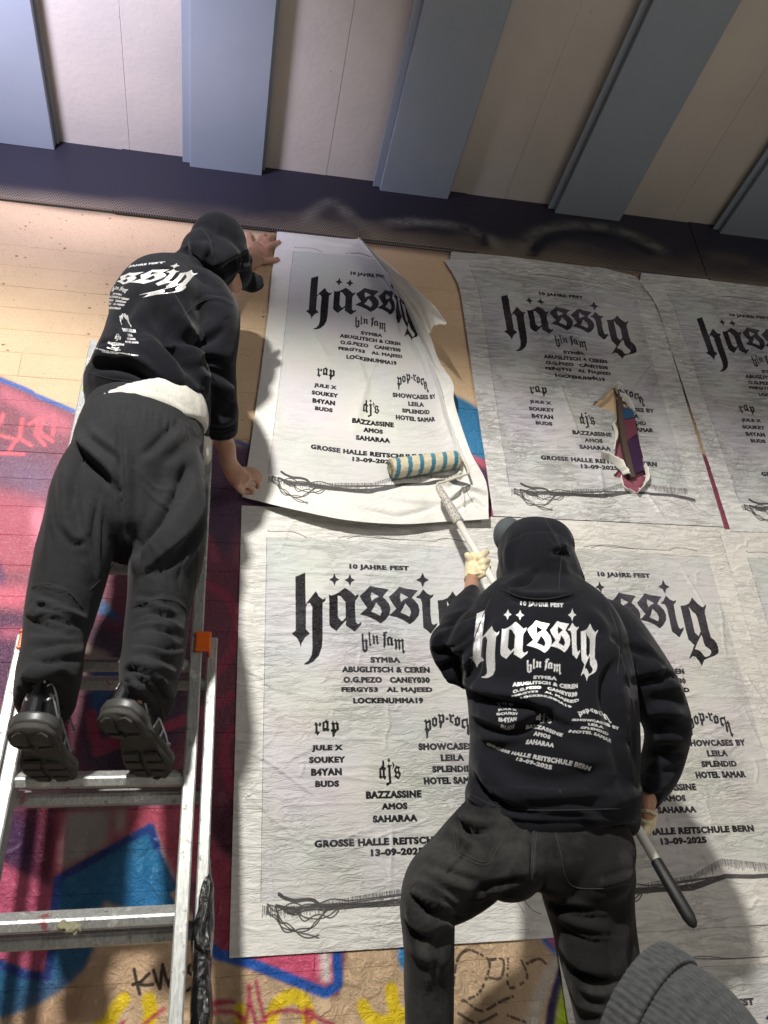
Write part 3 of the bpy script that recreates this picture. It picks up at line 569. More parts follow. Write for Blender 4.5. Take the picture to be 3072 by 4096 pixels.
gm = mat('ground_concrete', (.20, .19, .18), .85); t = NT(gm); t.l(t.mix(t.noise(None, 6, 6, .7), (.13, .125, .12), (.27, .26, .24)), t.b.inputs['Base Color'])
bm = bmesh.new(); add_box(bm, -40, 40, -40, -.002, -.2, 0); o = link('ground', bm_mesh(bm), gm); o['kind'] = 'structure'

# ================================================================= posters
PM_DRY = poster_mat('paper_print_dry', .55, .0, (1.0, 1.0, 1.0)); PM_A = poster_mat('paper_print_a', .9, .35); PM_B = poster_mat('paper_print_wet', 1.35, 1.0, (.95, .95, .97), .25); PM_C = poster_mat('paper_print_c', .95, .5, (1, .98, .95), .12)
X1, Z1 = .0855, 2.0956
wall_poster('event_poster', 'flat white poster with black lettering between the ladder and the man with the pole', X1, Z1, 0, PM_A, 11, .0021, rand_creases(60, 5)+[([(0, .60), (.10, .63), (.2, .68), (.26, .71)], .005, .005), ([(.02, .68), (.12, .75), (.22, .80)], .005, .004), ([(.02, .42), (.12, .47), (.3, .50)], .006, .003)])
holeP = [(1800+.7667*x, 1000+.7667*y) for x, y in [(735, 815), (790, 775), (850, 712), (862, 790), (905, 800), (950, 850), (968, 950), (990, 1060), (1015, 1165), (1010, 1210), (972, 1275), (905, 1262), (885, 1200), (845, 1185), (865, 1130), (880, 1100), (850, 1080), (860, 960), (845, 930), (862, 900), (850, 850)]]
X3, Z3 = X1+.963*PW, Z1+1.0005*PH
def puv(P, x0, z0): return [((at(*p)[0]-x0)/PW, (z0-at(*p)[2])/PH) for p in P]
def jag(P, a, seed):
    r = np.random.default_rng(seed); o = []
    for i in range(len(P)):
        p, q = np.array(P[i]), np.array(P[(i+1) % len(P)])
        for k in range(4): o.append(tuple(lerp(p, q, k/4)+r.normal(0, a, 2)*(k > 0)))
    return o
hol = jag(puv(holeP, X3, Z3), .0035, 3)
cr3 = rand_creases(70, 21)+[(puv(P, X3, Z3), .006, .006) for P in ([(2130, 1310), (2300, 1560), (2400, 1640)], [(2000, 1180), (2130, 1310), (2190, 1420)], [(2620, 1440), (2540, 1560), (2460, 1600)], [(2640, 1500), (2590, 1600), (2480, 1640)], [(1990, 1420), (2200, 1520)], [(2280, 1360), (2400, 1580)], [(2390, 1850), (2410, 1980), (2550, 2100)], [(2560, 1930), (2740, 1960), (2800, 2000)], [(2560, 1950), (2650, 2080)], [(2180, 1400), (2330, 1800)])]
cut3 = [[(.86, 1.3), (.955, 1.3), (1.3, .70), (1.3, -.3), (.99, .60)]]
wall_poster('event_poster', 'wrinkled wet poster torn open by a metal bracket, upper middle right', X3, Z3, .0, PM_B, 23, .0026, cr3, [hol, [(-.1, -.1), (.10, -.1), (.03, .05), (-.1, .09)], [(.80, -.1), (1.1, -.1), (1.1, .14), (.95, .06)]], None, .010, pulls=((0, .02, -.06, .0, .12), (1, 0, .03, .05, .2)))
X4, Z4 = 1.797, Z3-.02
wall_poster('event_poster', 'poster cut off by the right edge of the picture, high beside the torn one', X4, Z4, -.022, PM_B, 37, .0026, rand_creases(70, 31), [[(-.1, -.1), (.08, -.1), (.01, .03), (-.1, .1)]], None, .0135, pulls=((0, .02, -.05, 0, .1),))
X5, Z5 = X1+.965*PW, Z1
wall_poster('event_poster', 'large poster pasted behind the man with the pole, full of fine wrinkles', X5, Z5, 0, PM_C, 51, .0024, rand_creases(110, 41), (), None, .007)
X6, Z6 = X1+1.935*PW, Z1-.01
wall_poster('event_poster', 'poster mostly outside the right edge, below the high right corner one', X6, Z6, 0, PM_C, 61, .0024, rand_creases(60, 42), (), None, .0115)
X7, Z7 = X5+.235, Z1-PH-.008
X7, Z7 = at(2262, 3920)[0]-.012, Z1-PH+.025
wall_poster('event_poster', 'lowest poster, starting under the black grip of the pole, behind the beanie', X7, Z7, 0, PM_C, 71, .0028, rand_creases(60, 43), (), None, .003)

# the poster being hung: control net (photo pixel, distance from wall), rows top to bottom
NET = [[(1108, 928, 0.010), (1265, 932, 0.012), (1415, 948, 0.016), (1438, 955, 0.040), (1446, 960, 0.075), (1452, 966, 0.105)],
 [(1098, 1010, 0.010), (1258, 1022, 0.014), (1412, 1035, 0.020), (1500, 1048, 0.045), (1524, 1062, 0.085), (1537, 1072, 0.130)],
 [(1085, 1120, 0.012), (1248, 1133, 0.018), (1408, 1150, 0.030), (1558, 1165, 0.055), (1597, 1176, 0.100), (1618, 1188, 0.155)],
 [(1075, 1230, 0.012), (1240, 1247, 0.020), (1405, 1268, 0.032), (1562, 1290, 0.058), (1652, 1308, 0.080), (1714, 1332, 0.115)],
 [(1062, 1340, 0.012), (1232, 1362, 0.020), (1402, 1385, 0.030), (1568, 1408, 0.050), (1692, 1424, 0.060), (1754, 1438, 0.085)],
 [(1045, 1480, 0.012), (1222, 1503, 0.020), (1400, 1527, 0.028), (1576, 1548, 0.042), (1722, 1556, 0.052), (1812, 1532, 0.070)],
 [(1025, 1620, 0.012), (1212, 1643, 0.018), (1400, 1668, 0.024), (1584, 1688, 0.034), (1748, 1692, 0.040), (1818, 1612, 0.075)],
 [(1005, 1760, 0.012), (1200, 1785, 0.018), (1395, 1812, 0.022), (1592, 1828, 0.024), (1778, 1826, 0.026), (1880, 1802, 0.055)],
 [(985, 1890, 0.014), (1185, 1920, 0.022), (1390, 1948, 0.026), (1592, 1956, 0.022), (1790, 1940, 0.022), (1945, 1932, 0.045)],
 [(968, 1988, 0.018), (1175, 2038, 0.045), (1385, 2080, 0.055), (1595, 2096, 0.050), (1790, 2086, 0.035), (1955, 2076, 0.040)]]
NU = [0, .19, .40, .62, .83, 1.0]
NVV = [-.01, .07, .165, .26, .35, .465, .585, .71, .83, .925]
NVV = list(np.linspace(0, 1, 10))
def net_eval(Net, us, vs):
    A = np.array(Net, float); ku = np.linspace(0, 1, A.shape[1]); kv = np.linspace(0, 1, A.shape[0])
    def cr(K, ks, t):
        t = np.clip(t, 0, 1)*(len(ks)-1); i = np.clip(t.astype(int), 0, len(ks)-2); f = (t-i)[:, None, None]
        g = lambda j: K[np.clip(j, 0, len(ks)-1)]
        a, b, c_, d = g(i-1), g(i), g(i+1), g(i+2)
        a = np.where((i == 0)[:, None, None], 2*b-c_, a); d = np.where((i == len(ks)-2)[:, None, None], 2*c_-b, d)
        return .5*((2*b)+(-a+c_)*f+(2*a-5*b+4*c_-d)*f**2+(-a+3*b-3*c_+d)*f**3)
    R = cr(A, kv, vs); R = cr(np.swapaxes(R, 0, 1), ku, us); return np.swapaxes(R, 0, 1)
nu, nv = 230, 330
us = np.linspace(0, 1, nu); vs = np.linspace(0, 1, nv)
E_ = net_eval(NET, us, vs)
PXY = np.array([[at(E_[j, i, 0], E_[j, i, 1], max(.006, E_[j, i, 2])) for i in range(nu)] for j in range(nv)])
U, V, Dw = sheet_fields(nu, nv, 83, .0016, rand_creases(26, 9, .001, .003)+[
 ([(.55, .16), (.64, .26), (.72, .36), (.78, .5)], .012, .010), ([(.66, .12), (.74, .22), (.80, .33)], .010, .012), ([(.60, .22), (.66, .30), (.66, .38)], .008, -.010), ([(.72, .20), (.80, .28), (.88, .42)], .010, -.012),
 ([(.80, .26), (.86, .36), (.92, .5)], .010, .010), ([(.84, .45), (.88, .65), (.93, .85)], .012, .010), ([(.40, .42), (.47, .56), (.42, .70)], .015, .006), ([(.2, .40), (.3, .5)], .012, .005),
 ([(.45, .955), (.6, .975), (.75, .955)], .010, -.012), ([(.80, .93), (.90, .90), (.99, .92)], .008, .014), ([(.84, .97), (.93, .94), (.99, .97)], .008, -.012), ([(.86, .90), (.88, .97)], .006, .010), ([(.5, .90), (.66, .93), (.80, .94)], .012, .008), ([(.15, .03), (.4, .05), (.7, .02)], .01, .004),
 ([(.70, .86), (.80, .885), (.86, .86), (.88, .82)], .012, .012)])
PXY[..., 1] -= Dw*1.3
# the print on the sheet starts lower than the sheet's slack top, and bunches at the loose side
VV = np.interp(V, NVV_K := [0, .06, .2, .35, .5, .7, .88, 1.0], [0, .05, .19, .36, .52, .73, .905, 1.0])
me = mesh(PXY.reshape(-1, 3), [], True)
idx = np.arange(nu*nv).reshape(nv, nu); F = np.stack([idx[:-1, :-1], idx[1:, :-1], idx[1:, 1:], idx[:-1, 1:]], -1).reshape(-1, 4)
me = bpy.data.meshes.new('hung'); me.vertices.add(nu*nv); me.vertices.foreach_set('co', PXY.ravel()); me.loops.add(len(F)*4); me.loops.foreach_set('vertex_index', F.ravel())
me.polygons.add(len(F)); me.polygons.foreach_set('loop_start', np.arange(len(F))*4); me.polygons.foreach_set('use_smooth', np.ones(len(F), bool)); me.update(calc_edges=True)
ul = me.uv_layers.new(name='UVMap'); ul.data.foreach_set('uv', np.c_[U.ravel(), 1-VV.ravel()][F.ravel()].ravel())
hung = link('event_poster', me, PM_DRY, label='loose poster being put up, its right side hanging free under the striped roller', category='poster')
flapN = [[(1440, 962, .050), (1447, 966, .055), (1455, 970, .060), (1462, 978, .065)],
         [(1530, 1075, .088), (1565, 1090, .11), (1610, 1112, .15), (1640, 1135, .19)],
         [(1622, 1190, .125), (1665, 1200, .14), (1720, 1215, .19), (1782, 1278, .25)],
         [(1716, 1333, .108), (1724, 1325, .115), (1735, 1305, .16), (1755, 1295, .20)]]
E_ = net_eval(flapN, np.linspace(0, 1, 40), np.linspace(0, 1, 60))
FV = np.array([[at(*E_[j, i]) for i in range(40)] for j in range(60)]); FV[..., 1] -= (.006*noise(np.linspace(0, 6, 40)[None, :], np.linspace(0, 5, 60)[:, None], 0, 4))
idx = np.arange(2400).reshape(60, 40); F = np.stack([idx[:-1, :-1], idx[1:, :-1], idx[1:, 1:], idx[:-1, 1:]], -1).reshape(-1, 4)
blank = mat('blank_paper', (.80, .775, .70), .45); t = NT(blank); t.bump(t.noise(None, 60, 4, .6), .003, .3)
link('folded_corner', mesh(FV.reshape(-1, 3), [tuple(f) for f in F]), blank, hung, label='blank corner of the sheet folding forward')
# torn lips of the hole and the bracket that broke through
torn = empty('wall_bracket', tuple(at(2500, 1800, .03)), label='rusty upright bracket sticking out through the torn poster', category='bracket')
rust = mat('rusty_steel', (.24, .10, .045), .8); t = NT(rust); t.l(t.mix(t.ramp(t.noise(None, 40, 5, .7), [(.4, 0), (.6, 1)]), (.03, .022, .02), (.10, .065, .045)), t.b.inputs['Base Color'])
def slab(P, d0, d1, m, name, parent):
    a = [at(x, y, d0) for x, y in P]; b = [at(x, y, d0) for x, y in P]; n = len(P)
    b = [q+np.array([0, -(d1-d0), 0]) for q in b]
    Vv = a+b; F = [tuple(range(n)), tuple(range(2*n-1, n-1, -1))]+[(i, n+i, n+(i+1) % n, (i+1) % n) for i in range(n)]
    return link(name, mesh(Vv, F, False), m, parent)
slab([(2462, 1585), (2476, 1582), (2498, 1700), (2534, 1915), (2512, 1922), (2484, 1800), (2468, 1700)], .0, .018, rust, 'rusty_strip', torn)
pv = mat('violet_overspray', (.035, .012, .045), .4); pb = mat('pink_overspray', (.13, .03, .05), .4); bl = mat('blue_overspray', (.015, .06, .13), .4)
slab([(2482, 1640), (2520, 1648), (2530, 1680), (2488, 1690)], 0, .020, bl, 'bracket_face', torn)
slab([(2488, 1693), (2530, 1683), (2540, 1745), (2500, 1775)], 0, .020, pb, 'bracket_face', torn)
slab([(2500, 1778), (2540, 1748), (2568, 1890), (2530, 1905)], 0, .020, pv, 'bracket_face', torn)

# curled white lips of torn paper round the hole
def lip(P, d0, d1, w):
    "strip of paper peeling up along the tear"
    a = [at(x, y, d0) for x, y in P]; c0 = np.mean(a, 0); V = []; n = len(a)
    for i, p in enumerate(a):
        out = (p-c0)*[1, 0, 1]; out /= np.linalg.norm(out)+1e-6; ww = w*(.4+.9*abs(math.sin(i*2.1+w*900)))
        for k in range(5):
            t_ = k/4; V.append(p+out*ww*t_*(1-.5*t_)+np.array([0, -1, 0])*(d1-d0)*math.sin(t_*2.2)+np.array([0, -.001, 0]))
    return mesh(V, [(i*5+k, (i+1)*5+k, (i+1)*5+k+1, i*5+k+1) for i in range(n-1) for k in range(4)])
p3 = [o for o in COL.objects if o.get('label', '').startswith('wrinkled wet poster')][0]
for P, d1, w in (([(2385, 1612), (2420, 1585), (2452, 1552), (2470, 1560)], .028, .022), ([(2478, 1590), (2500, 1600), (2530, 1650)], .02, .02), ([(2448, 1700), (2460, 1740), (2452, 1800)], .016, .014), ([(2404, 1832), (2440, 1848), (2478, 1880), (2492, 1900)], .035, .030), ([(2570, 1870), (2582, 1895), (2575, 1935), (2545, 1975)], .022, .016), ([(2480, 1910), (2492, 1950), (2530, 1975)], .018, .014)):
    link('torn_edge', lip(catmull([np.array(p, float) for p in P], 4), .012, .012+d1, w), blank, p3)
# ================================================================= figures
def loft(stations, n=20, sub=4, cap=True):
    """stations: (px, py, d, half width in photo pixels, half depth in metres). Elliptic sections across the path,
    one axis in the picture plane, the other along the line of sight; returns world verts/faces."""
    St = catmull([np.array(s, float) for s in stations], sub)
    P = [at(s[0], s[1], s[2]) for s in St]; V = []; F = []
    m = len(P)
    for i in range(m):
        p = P[i]; q = depth(p); vd = (p-CP)/np.linalg.norm(p-CP)
        t = P[min(i+1, m-1)]-P[max(i-1, 0)]; t /= np.linalg.norm(t)
        a = np.cross(t, vd); a /= (np.linalg.norm(a)+1e-9)
        b = np.cross(a, t); b /= (np.linalg.norm(b)+1e-9)
        rx = max(.003, St[i][3]*q/CAM_F); ry = max(.003, St[i][4])
        for k in range(n):
            an = 2*math.pi*k/n; V.append(p+a*rx*math.cos(an)+b*ry*math.sin(an))
    if cap:                                                     # rounded ends
        for e, s in ((0, 1), (m-1, -1)):
            pass
    for i in range(m-1):
        for k in range(n): F.append((i*n+k, i*n+(k+1) % n, (i+1)*n+(k+1) % n, (i+1)*n+k))
    F.append(tuple(range(n))[::-1]); F.append(tuple((m-1)*n+k for k in range(n)))
    return V, F
def ball(px, py, d, rpx, ry=None, ny=12, rv=None):
    c = at(px, py, d); q = depth(c); r = rpx*q/CAM_F; rv_ = (rv or rpx)*q/CAM_F; ry = ry or r; V = []; F = []
    n = 20
    for i in range(ny+1):
        th = math.pi*i/ny
        for k in range(n):
            a = 2*math.pi*k/n; l = np.array([r*math.sin(th)*math.cos(a), rv_*math.cos(th), ry*math.sin(th)*math.sin(a)])
            V.append(c+CM.T @ l)
    for i in range(ny):
        for k in range(n): F.append((i*n+k, (i+1)*n+k, (i+1)*n+(k+1) % n, i*n+(k+1) % n))
    return V, F
def remesh(parts, vox, smooth=6, fac=.6):
    V, F = join(parts); me = mesh(V, F, False)
    bm = bmesh.new(); bm.from_mesh(me); bmesh.ops.recalc_face_normals(bm, faces=bm.faces); bm.to_mesh(me); bm.free()
    o = bpy.data.objects.new('tmp', me); COL.objects.link(o)
    m = o.modifiers.new('r', 'REMESH'); m.mode = 'VOXEL'; m.voxel_size = vox; m.use_smooth_shade = True
    if smooth: s = o.modifiers.new('s', 'SMOOTH'); s.factor = fac; s.iterations = smooth
    dg = bpy.context.evaluated_depsgraph_get(); out = bpy.data.meshes.new_from_object(o.evaluated_get(dg), depsgraph=dg)
    bpy.data.objects.remove(o); out.polygons.foreach_set('use_smooth', [True]*len(out.polygons)); return out
def arr(me, what='vertices', attr='co'):
    a = np.empty(len(getattr(me, what))*3); getattr(me, what).foreach_get(attr, a); return a.reshape(-1, 3)
FOLD = 1.0
def sculpt(me, folds=(), noise_amp=0.0, nscale=(9, 9, 9), seed=0, sharp=True, both=True):
    """press folds into the cloth: each fold (polyline in photo pixels, width px, height m, side) raises a rounded ridge with a
    trough beside it, along the surface normal of the vertices that lie under it"""
    me.update(); V = arr(me); N = arr(me, 'vertices', 'normal') if False else np.array([v.normal[:] for v in me.vertices])
    P = proj(V); vd = V-CP; vd /= np.linalg.norm(vd, axis=1)[:, None]
    face = np.clip(-(N*vd).sum(1)*1.6, 0, 1)
    D = np.zeros(len(V))
    if noise_amp:
        x, y, z = (V[:, i]*nscale[i] for i in range(3))
        wx = x+.5*noise(x*.7, y*.7, z*.7, seed+1); n1 = noise(wx, y, z, seed); n2 = noise(wx*2.1, y*2.1, z*2.1, seed+5)
        D += noise_amp*(n1+.45*n2+.6*((1-np.abs(n1)*2).clip(0, 1)**2))
    for f in folds:
        Pl = np.array(f[0], float); w = f[1]; a = f[2]; side = f[3] if len(f) > 3 else 0
        if len(Pl) > 2: Pl = np.array(catmull([p for p in Pl], 4))
        lo = Pl.min(0)-w*4; hi = Pl.max(0)+w*4
        ix = np.where((P[:, 0] > lo[0]) & (P[:, 0] < hi[0]) & (P[:, 1] > lo[1]) & (P[:, 1] < hi[1]) & (face > 0))[0]
        if not len(ix): continue
        x, y = P[ix, 0], P[ix, 1]; best = np.full(len(ix), 1e9); sg = np.zeros(len(ix)); tt = np.zeros(len(ix)); n = len(Pl)-1
        for i in range(n):
            p, q = Pl[i], Pl[i+1]; d = q-p; l2 = d@d+1e-9
            s = np.clip(((x-p[0])*d[0]+(y-p[1])*d[1])/l2, 0, 1); r = np.hypot(x-p[0]-s*d[0], y-p[1]-s*d[1])
            c = (x-p[0])*d[1]-(y-p[1])*d[0]; m = r < best
            best = np.where(m, r, best); sg = np.where(m, np.sign(c), sg); tt = np.where(m, (i+s)/n, tt)
        r = best*sg/w; env = np.sin(np.pi*np.clip(tt*.94+.03, 0, 1))**.7
        prof = np.exp(-r*r)-.55*np.exp(-(r-1.5)**2/.8)-.55*np.exp(-(r+1.5)**2/.8)
        if side: prof = np.exp(-(np.where(r*side > 0, r*.55, r*1.9))**2)-.85*np.exp(-((r*side+1.25)/.55)**2)
        D[ix] += a*prof*env*face[ix]
    V = V+N*(D*FOLD)[:, None]; me.vertices.foreach_set('co', V.ravel()); me.update(); return me
def auto_folds(path, n, seed, w=(14, 26), a=(.004, .009), ang=.5, span=.8):
    "ripples bunched across a sleeve or trouser leg: path of (px,py,halfwidth)"
    r = np.random.default_rng(seed); P = np.array(path, float); o = []
    for k in range(n):
        t = (k+r.uniform(.1, .9))/n*(len(P)-1); i = min(int(t), len(P)-2); f = t-i; c = P[i]*(1-f)+P[i+1]*f
        d = P[i+1, :2]-P[i, :2]; d /= np.hypot(*d); nrm = np.array([-d[1], d[0]]); s = r.uniform(-.45, .45)*c[2]; L = c[2]*r.uniform(.35, span); sl = r.uniform(-ang, ang)
        p = c[:2]+nrm*s; pts = [p-nrm*L-d*sl*L, p+d*r.uniform(-.15, .15)*L+nrm*0, p+nrm*L+d*sl*L]
        o.append((pts, r.uniform(*w), r.uniform(*a), r.choice([-1, 0, 1])))
    return o
def tps_uv(me, pts, uvs, reg=.02):
    "lay the flat print onto the garment back: smooth map through matching points; the far side gets none"
    P = np.array(pts, float)/1000; Q = np.array(uvs, float); n = len(P)
    K = lambda A, B: (lambda r2: np.where(r2 > 0, r2*np.log(r2+1e-12), 0))(((A[:, None]-B[None])**2).sum(-1))
    L = np.zeros((n+3, n+3)); L[:n, :n] = K(P, P)+reg*np.eye(n)*.01; L[:n, n] = 1; L[:n, n+1:] = P; L[n, :n] = 1; L[n+1:, :n] = P.T
    W_ = np.linalg.solve(L, np.r_[Q, np.zeros((3, 2))])
    V = arr(me); X = proj(V)/1000; UVv = K(X, P)@W_[:n]+W_[n]+X@W_[n+1:]
    Nn = np.array([v.normal[:] for v in me.vertices]); vd = V-CP; back = (Nn*vd).sum(1) > .15*np.linalg.norm(vd, axis=1)
    UVv[:, 1] = 1-UVv[:, 1]; UVv[back] = (-3, -3)
    li = np.empty(len(me.loops), int); me.loops.foreach_get('vertex_index', li)
    ul = me.uv_layers.new(name='UVMap'); ul.data.foreach_set('uv', UVv[li].ravel())
def cloth(name, col, rough=.85, weave=700, wv=.35, big=.0, printed=False, worn=None, sheen=.25):
    m = mat(name, col, rough, spec=.10); t = NT(m); geo = t.n('NewGeometry'); pos = geo.outputs['Position']
    v = t.ramp(t.noise(pos, 7, 4, .6), [(.3, .80), (.7, 1.2)]); c = t.mix(1.0, col, v, 'MULTIPLY'); c = t.mix(1.0, c, t.ramp(t.noise(t.map(pos, (1, 1, .45)), 170, 3, .7), [(.3, .90), (.7, 1.1)]), 'MULTIPLY')
    f = t.ramp(t.noise(pos, weave, 2, .6), [(.3, .88), (.7, 1.12)]); c = t.mix(1.0, c, f, 'MULTIPLY')
    if worn: c = t.mix(t.ramp(t.noise(pos, 4.5, 5, .7), [(.48, 0), (.66, .8)]), c, worn)
    t.b.inputs['Sheen Weight'].default_value = sheen*.28; t.b.inputs['Sheen Roughness'].default_value = .5
    if printed:
        im = t.tex(IM_PRINT, t.co.outputs['UV'], 'CLIP')
        sp = t.ramp(t.noise(pos, 900, 2, .7), [(.35, .30), (.6, .80)])
        c = t.mix(im.outputs[0], c, sp); t.l(t.mix(im.outputs[0], (rough,)*3, (.38,)*3), t.b.inputs['Roughness'])
        t.l(t.math('MULTIPLY', im.outputs[0], .35), t.b.inputs['Metallic'])
    t.l(c, t.b.inputs['Base Color'])
    p = t.bump(t.noise(pos, weave, 3, .7), .0006, wv)
    if big: p = t.bump(t.noise(t.map(pos, (1, 1, 2.2)), big, 5, .6, .6), .006, .22, p); r_ = t.math('ABSOLUTE', t.math('SUBTRACT', t.noise(t.map(pos, (1, 1, 1.7), (.3, .2, .4)), big*.8, 4, .55, .8), .5)); p = t.bump(t.math('SUBTRACT', 1.0, t.math('MULTIPLY', t.math('MINIMUM', r_, .12), 8.0)), .0030, .08, p)
    return m
SKIN = mat('skin', (.42, .235, .155), .5); t = NT(SKIN); geo = t.n('NewGeometry'); pos = geo.outputs['Position']
t.l(t.mix(t.ramp(t.noise(pos, 30, 4, .6), [(.35, 0), (.65, 1)]), (.44, .25, .165), (.36, .18, .12)), t.b.inputs['Base Color'])
t.b.inputs['Subsurface Weight'].default_value = .12; t.b.inputs['Subsurface Radius'].default_value = (.01, .004, .002); t.bump(t.noise(pos, 260, 4, .7), .0008, .4)
HOODIE = cloth('black_fleece', (.0075, .008, .0115), .88, 900, .30, 9, True, sheen=.30)
TROUS = cloth('black_cotton', (.021, .0215, .0235), .85, 800, .40, 16, sheen=.20)
JEANS = cloth('washed_black_denim', (.0125, .012, .012), .9, 750, .60, 22, worn=(.045, .0435, .042), sheen=.2)
TEE = cloth('grey_white_jersey', (.55, .535, .49), .9, 900, .3, 20)
CAPM = cloth('cap_cloth', (.013, .014, .018), .8, 900, .3)
def finger(P, r, d0=None): return loft([(x, y, d, rr, rz) for (x, y, d), rr, rz in zip(P, r, [v*.00052 for v in r])], 10, 3)
def seam(name, P, d_off, m, parent, r=.0012):
    "a stitched seam lying on the cloth: fine raised line found by dropping photo points onto the garment"
    pass
def onto(obj, pts, lift=.001):
    "drop photo points onto a mesh along the line of sight"
    me = obj.data if hasattr(obj, 'data') else obj
    from mathutils.bvhtree import BVHTree
    bm = bmesh.new(); bm.from_mesh(me); tr = BVHTree.FromBMesh(bm); bm.free(); o = []
    for x, y in pts:
        r = Vector(at(x, y)-CP).normalized(); h = tr.ray_cast(Vector(CP), r)
        if h[0] is not None: o.append(h[0]-r*lift)
    return o
def seam_on(objs, name, m, parent, r=.0011, dense=6):
    parts = []
    for o, P in objs:
        Q = onto(o, catmull([np.array(p, float) for p in P], dense), .0004)
        if len(Q) > 2: parts.append(tube(Q, r, 5))
    for p_ in parts: link(name, mesh(*p_), m, parent)

# ----------------------------------------------------------------- the man on the ladder
torso1 = [(596, 1688, .47, 228, .11), (585, 1600, .48, 232, .125), (575, 1500, .50, 208, .13), (592, 1400, .50, 178, .13), (615, 1310, .50, 176, .135), (640, 1225, .48, 190, .135), (668, 1165, .45, 165, .115), (722, 1115, .43, 105, .09), (790, 1075, .41, 60, .07)]
rsh1 = [(700, 1170, .45, 120, .11), (800, 1190, .47, 112, .10), (870, 1255, .49, 88, .085), (880, 1350, .49, 76, .075), (868, 1450, .45, 75, .07), (868, 1560, .39, 78, .068), (880, 1660, .33, 72, .060), (890, 1745, .28, 58, .050)]
lsh1 = [(575, 1170, .44, 80, .09), (670, 1125, .36, 78, .08), (780, 1080, .25, 70, .07), (900, 1040, .15, 62, .055), (975, 1045, .09, 48, .045)]
hood1 = [ball(872, 985, .42, 118, .118, rv=124), ball(826, 1015, .44, 96, .11), ball(905, 1040, .40, 98, .105, rv=105), ball(930, 1085, .38, 78, .09), loft([(790, 1090, .45, 110, .10), (850, 1050, .43, 112, .11), (900, 1080, .40, 96, .10)], 18)]
hem1 = [ball(785, 1390, .46, 62, .07, rv=90), loft([(640, 1660, .47, 215, .11), (600, 1560, .49, 248, .13), (585, 1480, .50, 236, .14)], 24), loft([(810, 1740, .42, 30, .05), (790, 1650, .44, 60, .07), (760, 1540, .46, 80, .09)], 14)]
P1 = remesh([loft([(590, 1700, .47, 170, .08), (570, 1500, .48, 175, .10), (630, 1260, .47, 140, .09), (690, 1165, .43, 105, .08), (760, 1090, .41, 60, .06), (840, 1020, .41, 55, .06)], 16),
             ball(885, 1000, .41, 92, .10, rv=112), ball(928, 1110, .385, 46, .07, rv=60),
             loft([(950, 1150, .36, 16, .02), (958, 1168, .35, 11, .016)], 10),
             loft([(820, 1200, .46, 60, .05), (884, 1300, .48, 36, .036), (880, 1500, .43, 36, .034), (890, 1740, .28, 38, .033), (905, 1790, .25, 38, .029), (915, 1850, .20, 35, .025), (945, 1900, .16, 40, .020), (975, 1930, .13, 42, .018)], 14),
             loft([(620, 1170, .44, 50, .05), (780, 1085, .25, 46, .045), (960, 1055, .09, 42, .034), (1005, 1040, .06, 40, .026), (1030, 1015, .038, 44, .014), (1050, 992, .03, 44, .011)], 14),
             finger([(1018, 1000, .035), (1000, 965, .025), (997, 928, .014)], (14, 13, 10)),
             finger([(1035, 985, .03), (1045, 955, .02), (1060, 932, .014)], (14, 14, 10)),
             finger([(1052, 985, .03), (1075, 955, .02), (1100, 936, .014)], (14, 14, 10)),
             finger([(1066, 995, .03), (1092, 978, .02), (1122, 966, .014)], (14, 13, 10)),
             finger([(1020, 1035, .045), (1060, 1042, .03), (1092, 1042, .02), (1118, 1036, .016)], (20, 16, 14, 11)),
             finger([(955, 1885, .155), (1000, 1882, .12), (1032, 1895, .09), (1043, 1925, .06)], (19, 17, 15, 11)),
             finger([(965, 1905, .15), (1010, 1908, .11), (1035, 1930, .08), (1028, 1955, .05)], (18, 16, 14, 11)),
             finger([(960, 1925, .15), (995, 1940, .11), (1012, 1958, .08), (1005, 1975, .055)], (17, 15, 13, 11)),
             finger([(945, 1935, .155), (962, 1960, .12), (975, 1972, .09)], (16, 14, 11)),
             finger([(935, 1890, .155), (950, 1935, .11), (985, 1965, .07), (1002, 1972, .045)], (20, 17, 14, 10)),
             loft([(420, 1850, .50, 95, .08), (340, 1970, .52, 110, .085), (270, 2250, .50, 92, .075), (215, 2500, .46, 72, .06), (165, 2700, .52, 40, .036), (140, 2830, .57, 30, .026), (135, 2890, .59, 30, .026)], 16),
             loft([(680, 1850, .48, 95, .08), (690, 1970, .50, 105, .09), (660, 2250, .50, 98, .078), (620, 2500, .46, 75, .06), (575, 2640, .52, 40, .036), (560, 2760, .56, 28, .024), (530, 2850, .58, 26, .022)], 16),
             ball(560, 1780, .49, 180, .09, rv=100)], .0048, 3)
man1 = link('person', P1, SKIN, label='man in a black printed hooded top and wide black trousers, standing on the aluminium ladder', category='person')
